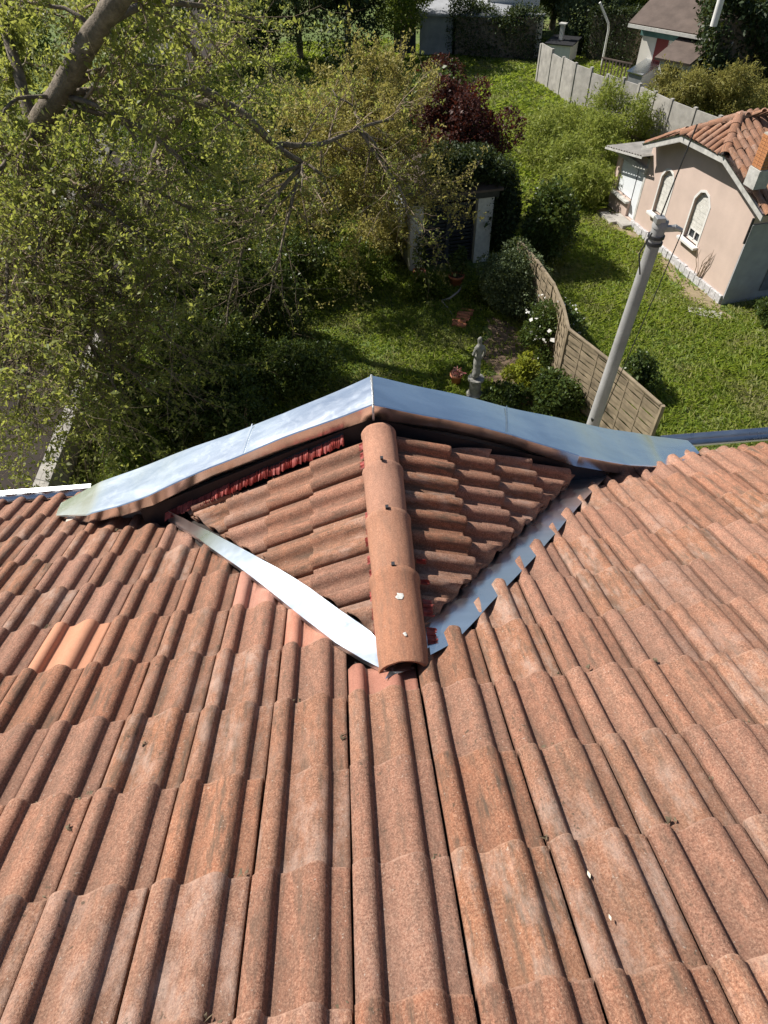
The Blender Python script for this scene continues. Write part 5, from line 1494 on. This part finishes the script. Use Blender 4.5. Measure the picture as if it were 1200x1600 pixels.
# bamboo and tall growth in the field
bb = [((838, 262), 1.32, 2.04, 1612), ((880, 288), 1.41, 1.95, 1860), ((925, 262), 1.32, 2.12, 1736), ((872, 228), 1.32, 1.87, 1488), ((940, 215), 1.23, 2.21, 1612), ((985, 225), 1.06, 2.04, 1364), ((905, 318), 1.3, 1.6, 2200)]
blab = ['left hand clump of light green bamboo in the middle of the field', 'nearest large clump of light green bamboo left of the pink house annexe', 'clump of bamboo directly behind the lean-to roof of the pink house', 'farthest clump of young bamboo in the field',
        'tall bamboo clump in front of the middle of the panel wall', 'bamboo clump between the pink house roof and the panel wall', 'low yellow green clump at the foot of the bamboo']
for (px, rr_, h, n_), lb in zip(bb, blab):
    p = P(*px)
    shrub('bamboo_clump', lb, 'bamboo', (p.x, p.y, 0), rr_, rr_ * .9, h, n_, .13, LEAF_BB, lumps=20, stems=14, stem_r=.018, elong=4.0, sprays=50, group='bamboo in the field')
gb_ = [((1062, 198), 1.5, 2.3, 3200, 'golden green bamboo clump against the panel wall above the pink house'), ((1125, 200), 1.7, 2.5, 3400, 'rounded golden bamboo clump left of the dark hedge'), ((1030, 190), 1.0, 2.2, 1500, 'thin golden bamboo at the left of its clump before the panel wall'), ((1190, 185), 1.1, 1.6, 1400, 'small green bush above the tiled roof of the pink house')]
for px, rr_, h, n_, lb in gb_:
    p = P(*px)
    shrub('golden_bamboo', lb, 'bamboo', (p.x, p.y, 0), rr_, rr_ * .8, h, n_, .15, LEAF_GO, lumps=18, stems=14, stem_r=.02, elong=4.0, sprays=44, group='golden bamboo by the panel wall')
# hedges
def hedge(name, label, a, b, depth, h, n_, mat, size=.09, box=True, cat='hedge'):
    a = Vector((a.x, a.y, 0)); b = Vector((b.x, b.y, 0)); d = b - a; L = d.length; an = math.atan2(d.y, d.x)
    e = empty(name, a, an, label, cat)
    f = rng.random((n_, 3)); pts = f * np.array([L, depth, h])
    k = rng.random(n_); ax = rng.choice(3, n_, p=[.15, .42, .43])
    j = .07 if box else .22
    side = rng.random(n_) < .65
    pts[ax == 1, 1] = np.where(side[ax == 1], 0, depth) ; pts[ax == 2, 2] = h; pts[ax == 0, 0] = np.where(side[ax == 0], 0, L)
    pts += rng.normal(0, j, (n_, 3))
    if not box:
        w = np.sin(pts[:, 0] * 1.7 + 1) * .3 + np.sin(pts[:, 0] * 4.1) * .18 + np.sin(pts[:, 0] * .6 + 2) * .5
        pts[:, 2] *= 1 + w * .22; pts[:, 1] += np.sin(pts[:, 0] * 2.3 + pts[:, 2] * 1.9) * .3
    pts[:, 2] = np.maximum(pts[:, 2], .03)
    foliage('foliage', pts, size, mat, e)
    q = MB(); q.box((L / 2, depth / 2, h * .46), (max(.2, L - .3), max(.1, depth - .35), h * .9)); q.build('inner_branches', BARK, e)
    return e
hedge('clipped_hedge', 'square clipped dark green hedge block behind the panel wall', P(908, 100), P(985, 112), 1.4, 2.6, 15000, LEAF_HD, .09)
hedge('tall_hedge', 'broad shaggy dark hedge standing right of the brown roofed house', P(1080, 172), P(1330, 178), 2.6, 3.9, 30000, LEAF_HD, .19, False)
hedge('ivy_hedge', 'dark ivy covered hedge in front of the pale yard wall', P(705, 96), P(835, 100), 1.0, 2.3, 12000, LEAF_HD, .12, False)
# background trees along the top
def round_tree(name, label, px, r_, h, n_, mat, size, lumps=24, elong=2.0, conical=False, group='trees along the far end', dz=0):
    p = P(*px)
    e = empty(name, (p.x, p.y, 0), 0, label, 'tree', group)
    bl_ = []
    for i in range(lumps):
        z = rnd.uniform(.22, .95); w = (1.05 - z) if conical else math.sqrt(max(.08, 1 - (2 * (z - .2) / .8 - 1) ** 2))
        a_ = rnd.uniform(0, 6.283); q_ = math.sqrt(rnd.random()) * .85; s_ = rnd.uniform(.2, .38)
        bl_.append((math.cos(a_) * q_ * r_ * w, math.sin(a_) * q_ * r_ * w, z * h, s_ * r_, s_ * r_, s_ * r_ * 1.05))
    if not conical: bl_.append((0, 0, h * .55, r_ * .72, r_ * .72, h * .36))
    pts, d = blob_pts(int(n_ * 1.8), bl_, hollow=.6)
    V, F4 = leaf_mesh(pts, size, bias=d * .6, elong=elong)
    ob('crown', np_mesh('crown', V, F4), mat, e)
    q = MB(); q.tube([(0, 0, 0), (.05, 0, h * .4), (0, .05, h * .85)], [.05 * r_ + .06, .035 * r_ + .04, .03], 8)
    for i in range(7):
        b_ = bl_[i]; q.tube([(0, 0, h * rnd.uniform(.2, .5)), (b_[0] * .6, b_[1] * .6, b_[2] * .85), b_[:3]], [.05, .035, .015], 5)
    q.build('trunk', BARK, e)
bg_ = [('dark_conifer', 'dark evergreen tree at the top left of the outbuilding', (545, 112), 3.0, 7.5, 9000, LEAF_HD, .16, True),
       ('willowy_tree', 'light green feathery tree beside the grey outbuilding', (628, 100), 2.2, 6.0, 7000, LEAF_MD, .14, False),
       ('grey_green_tree', 'grey green rounded tree in front of the small pale house', (722, 62), 2.6, 5.0, 6000, LEAF_GY, .16, False),
       ('broad_tree', 'broad dark tree right of the white building', (862, 46), 3.2, 5.6, 8000, LEAF_DK, .18, False),
       ('olive_bush_tree', 'grey green bushy tree behind the clipped hedge', (905, 88), 2.2, 3.6, 6500, LEAF_GY, .13, False),
       ('green_tree', 'full mid green tree rising behind the clipped hedge at the top', (960, 66), 3.2, 6.6, 9000, LEAF_MD, .17, False),
       ('back_tree', 'dull green tree behind the olive tree at the top', (470, 96), 2.8, 6.5, 8000, LEAF_GY, .15, False),
       ('dark_back_tree', 'dark green tree in the gap above the olive tree', (395, 110), 3.0, 6.0, 8000, LEAF_DK, .15, False),
       ('left_back_tree', 'mid green tree behind the crown of the leaning tree', (230, 120), 3.4, 6.5, 8000, LEAF_MD, .16, False),
       ('far_left_tree', 'green tree across the street in the top left corner', (40, 170), 3.4, 6.5, 8000, LEAF_MD, .15, False),
       ('far_tree', 'distant tree at the very top above the pale cottage', (640, 30), 4.0, 7.0, 6000, LEAF_DK, .22, False),
       ('corner_tree', 'distant tree behind the brown roof in the top right', (1075, 10), 4.0, 7.5, 6000, LEAF_MD, .22, False)]
for nm, lb, px, r_, h, n_, mt, sz, con in bg_:
    round_tree(nm, lb, px, r_, h, n_, mt, sz, conical=con)

round_tree('purple_plum_tree', 'dark purple leaved plum tree behind and over the shed', (712, 356), 2.0, 4.4, 24000, LEAF_PU, .085, lumps=34, group=None, elong=1.7)
round_tree('purple_bush', 'smaller purple leaved tree peeping left of the field behind the olive tree', (690, 215), 1.3, 3.0, 3500, LEAF_PU, .10, lumps=16, group=None)
# ---------------- grass: tufts over lawn and field, denser near the camera
def in_poly(x, y, poly):
    c = np.zeros(len(x), bool); n = len(poly)
    for i in range(n):
        (x1, y1), (x2, y2) = poly[i], poly[(i + 1) % n]
        t = ((y1 > y) != (y2 > y)) & (x < (x2 - x1) * (y - y1) / (y2 - y1 + 1e-12) + x1)
        c ^= t
    return c
def grass(n, x0, x1, y0, y1, hmin, hmax, pw, name, wid=.010):
    n = int(n * 1.3)
    x = x0 + (x1 - x0) * rng.random(n)
    y = y0 + (y1 - y0) * rng.random(n) ** pw
    # clear of the house, the shed, the walls and mostly of the bare strip
    t = (x - WA.x) * WT.x + (y - WA.y) * WT.y; nn = (x - WA.x) * WN.x + (y - WA.y) * WN.y
    ok = ~((t > -.2) & (t < 7.6) & (nn < .06) & (nn > -9.2))
    ok &= ~((t > -.8) & (t < 7.5) & (nn < .55 + .35 * np.sin(t * 1.3)) & (nn > 0) & (rng.random(n) < .85))
    ok &= ~in_poly(x, y, [(3.7, 13.0), (4.9, 12.6), (5.2, 14.6), (4.9, 16.6), (4.2, 17.2), (3.75, 15.4)]) | (rng.random(n) < .2)
    ok &= ~((x > sA.x - .1) & (x < sB.x + .1) & (y > sA.y - .1) & (y < sA.y + 2.6))
    ok &= (x > -6.5) | (x < -10.9)
    x, y = x[ok], y[ok]; n = len(x)
    patch = .5 + .5 * np.sin(x * 1.1 + 2 * np.sin(y * .7)) * np.sin(y * .9 + 1.7 * np.sin(x * .5))
    B = 3
    x = np.repeat(x, B) + rng.normal(0, .05, n * B); y = np.repeat(y, B) + rng.normal(0, .05, n * B); patch = np.repeat(patch, B)
    m_ = n * B
    h = hmin + (hmax - hmin) * rng.random(m_) * (.35 + .65 * patch)
    a = rng.random(m_) * 6.283; le = h * rng.uniform(.5, 1.7, m_)
    w = wid * rng.uniform(.6, 1.6, m_) * (1 + y / 30)
    V = np.empty((m_, 4, 3)); ca, sa = np.cos(a), np.sin(a)
    V[:, 0] = np.stack([x - sa * w, y + ca * w, np.zeros(m_)], 1); V[:, 1] = np.stack([x + sa * w, y - ca * w, np.zeros(m_)], 1)
    V[:, 2] = np.stack([x + ca * le * .45 + sa * w * .8, y + sa * le * .45 - ca * w * .8, h * .7], 1); V[:, 3] = np.stack([x + ca * le, y + sa * le, h * .95], 1)
    F4 = np.arange(4 * m_).reshape(-1, 4)
    o = ob(name, np_mesh(name, V.reshape(-1, 3), F4), GRASS); tag(o, kind='stuff'); return o
grass(26000, -6.5, 5.6, 11, 24, .05, .17, 1.0, 'lawn_grass')
grass(36000, 5.0, 16, 9, 26, .05, .20, 1.0, 'grass')
grass(42000, 3.5, 19, 24, 48, .12, .42, .9, 'tall_grass', .022)
grass(9000, -6.5, 4, 22, 50, .1, .35, 1.0, 'rough_grass', .022)
grass(5000, -20, -10.9, 14, 40, .1, .35, 1.0, 'verge_grass', .022)
print('tips', n1, n2, n3, n4, 'script triangles', sum(len(o.data.polygons) for o in bpy.data.objects if o.type == 'MESH') * 2)
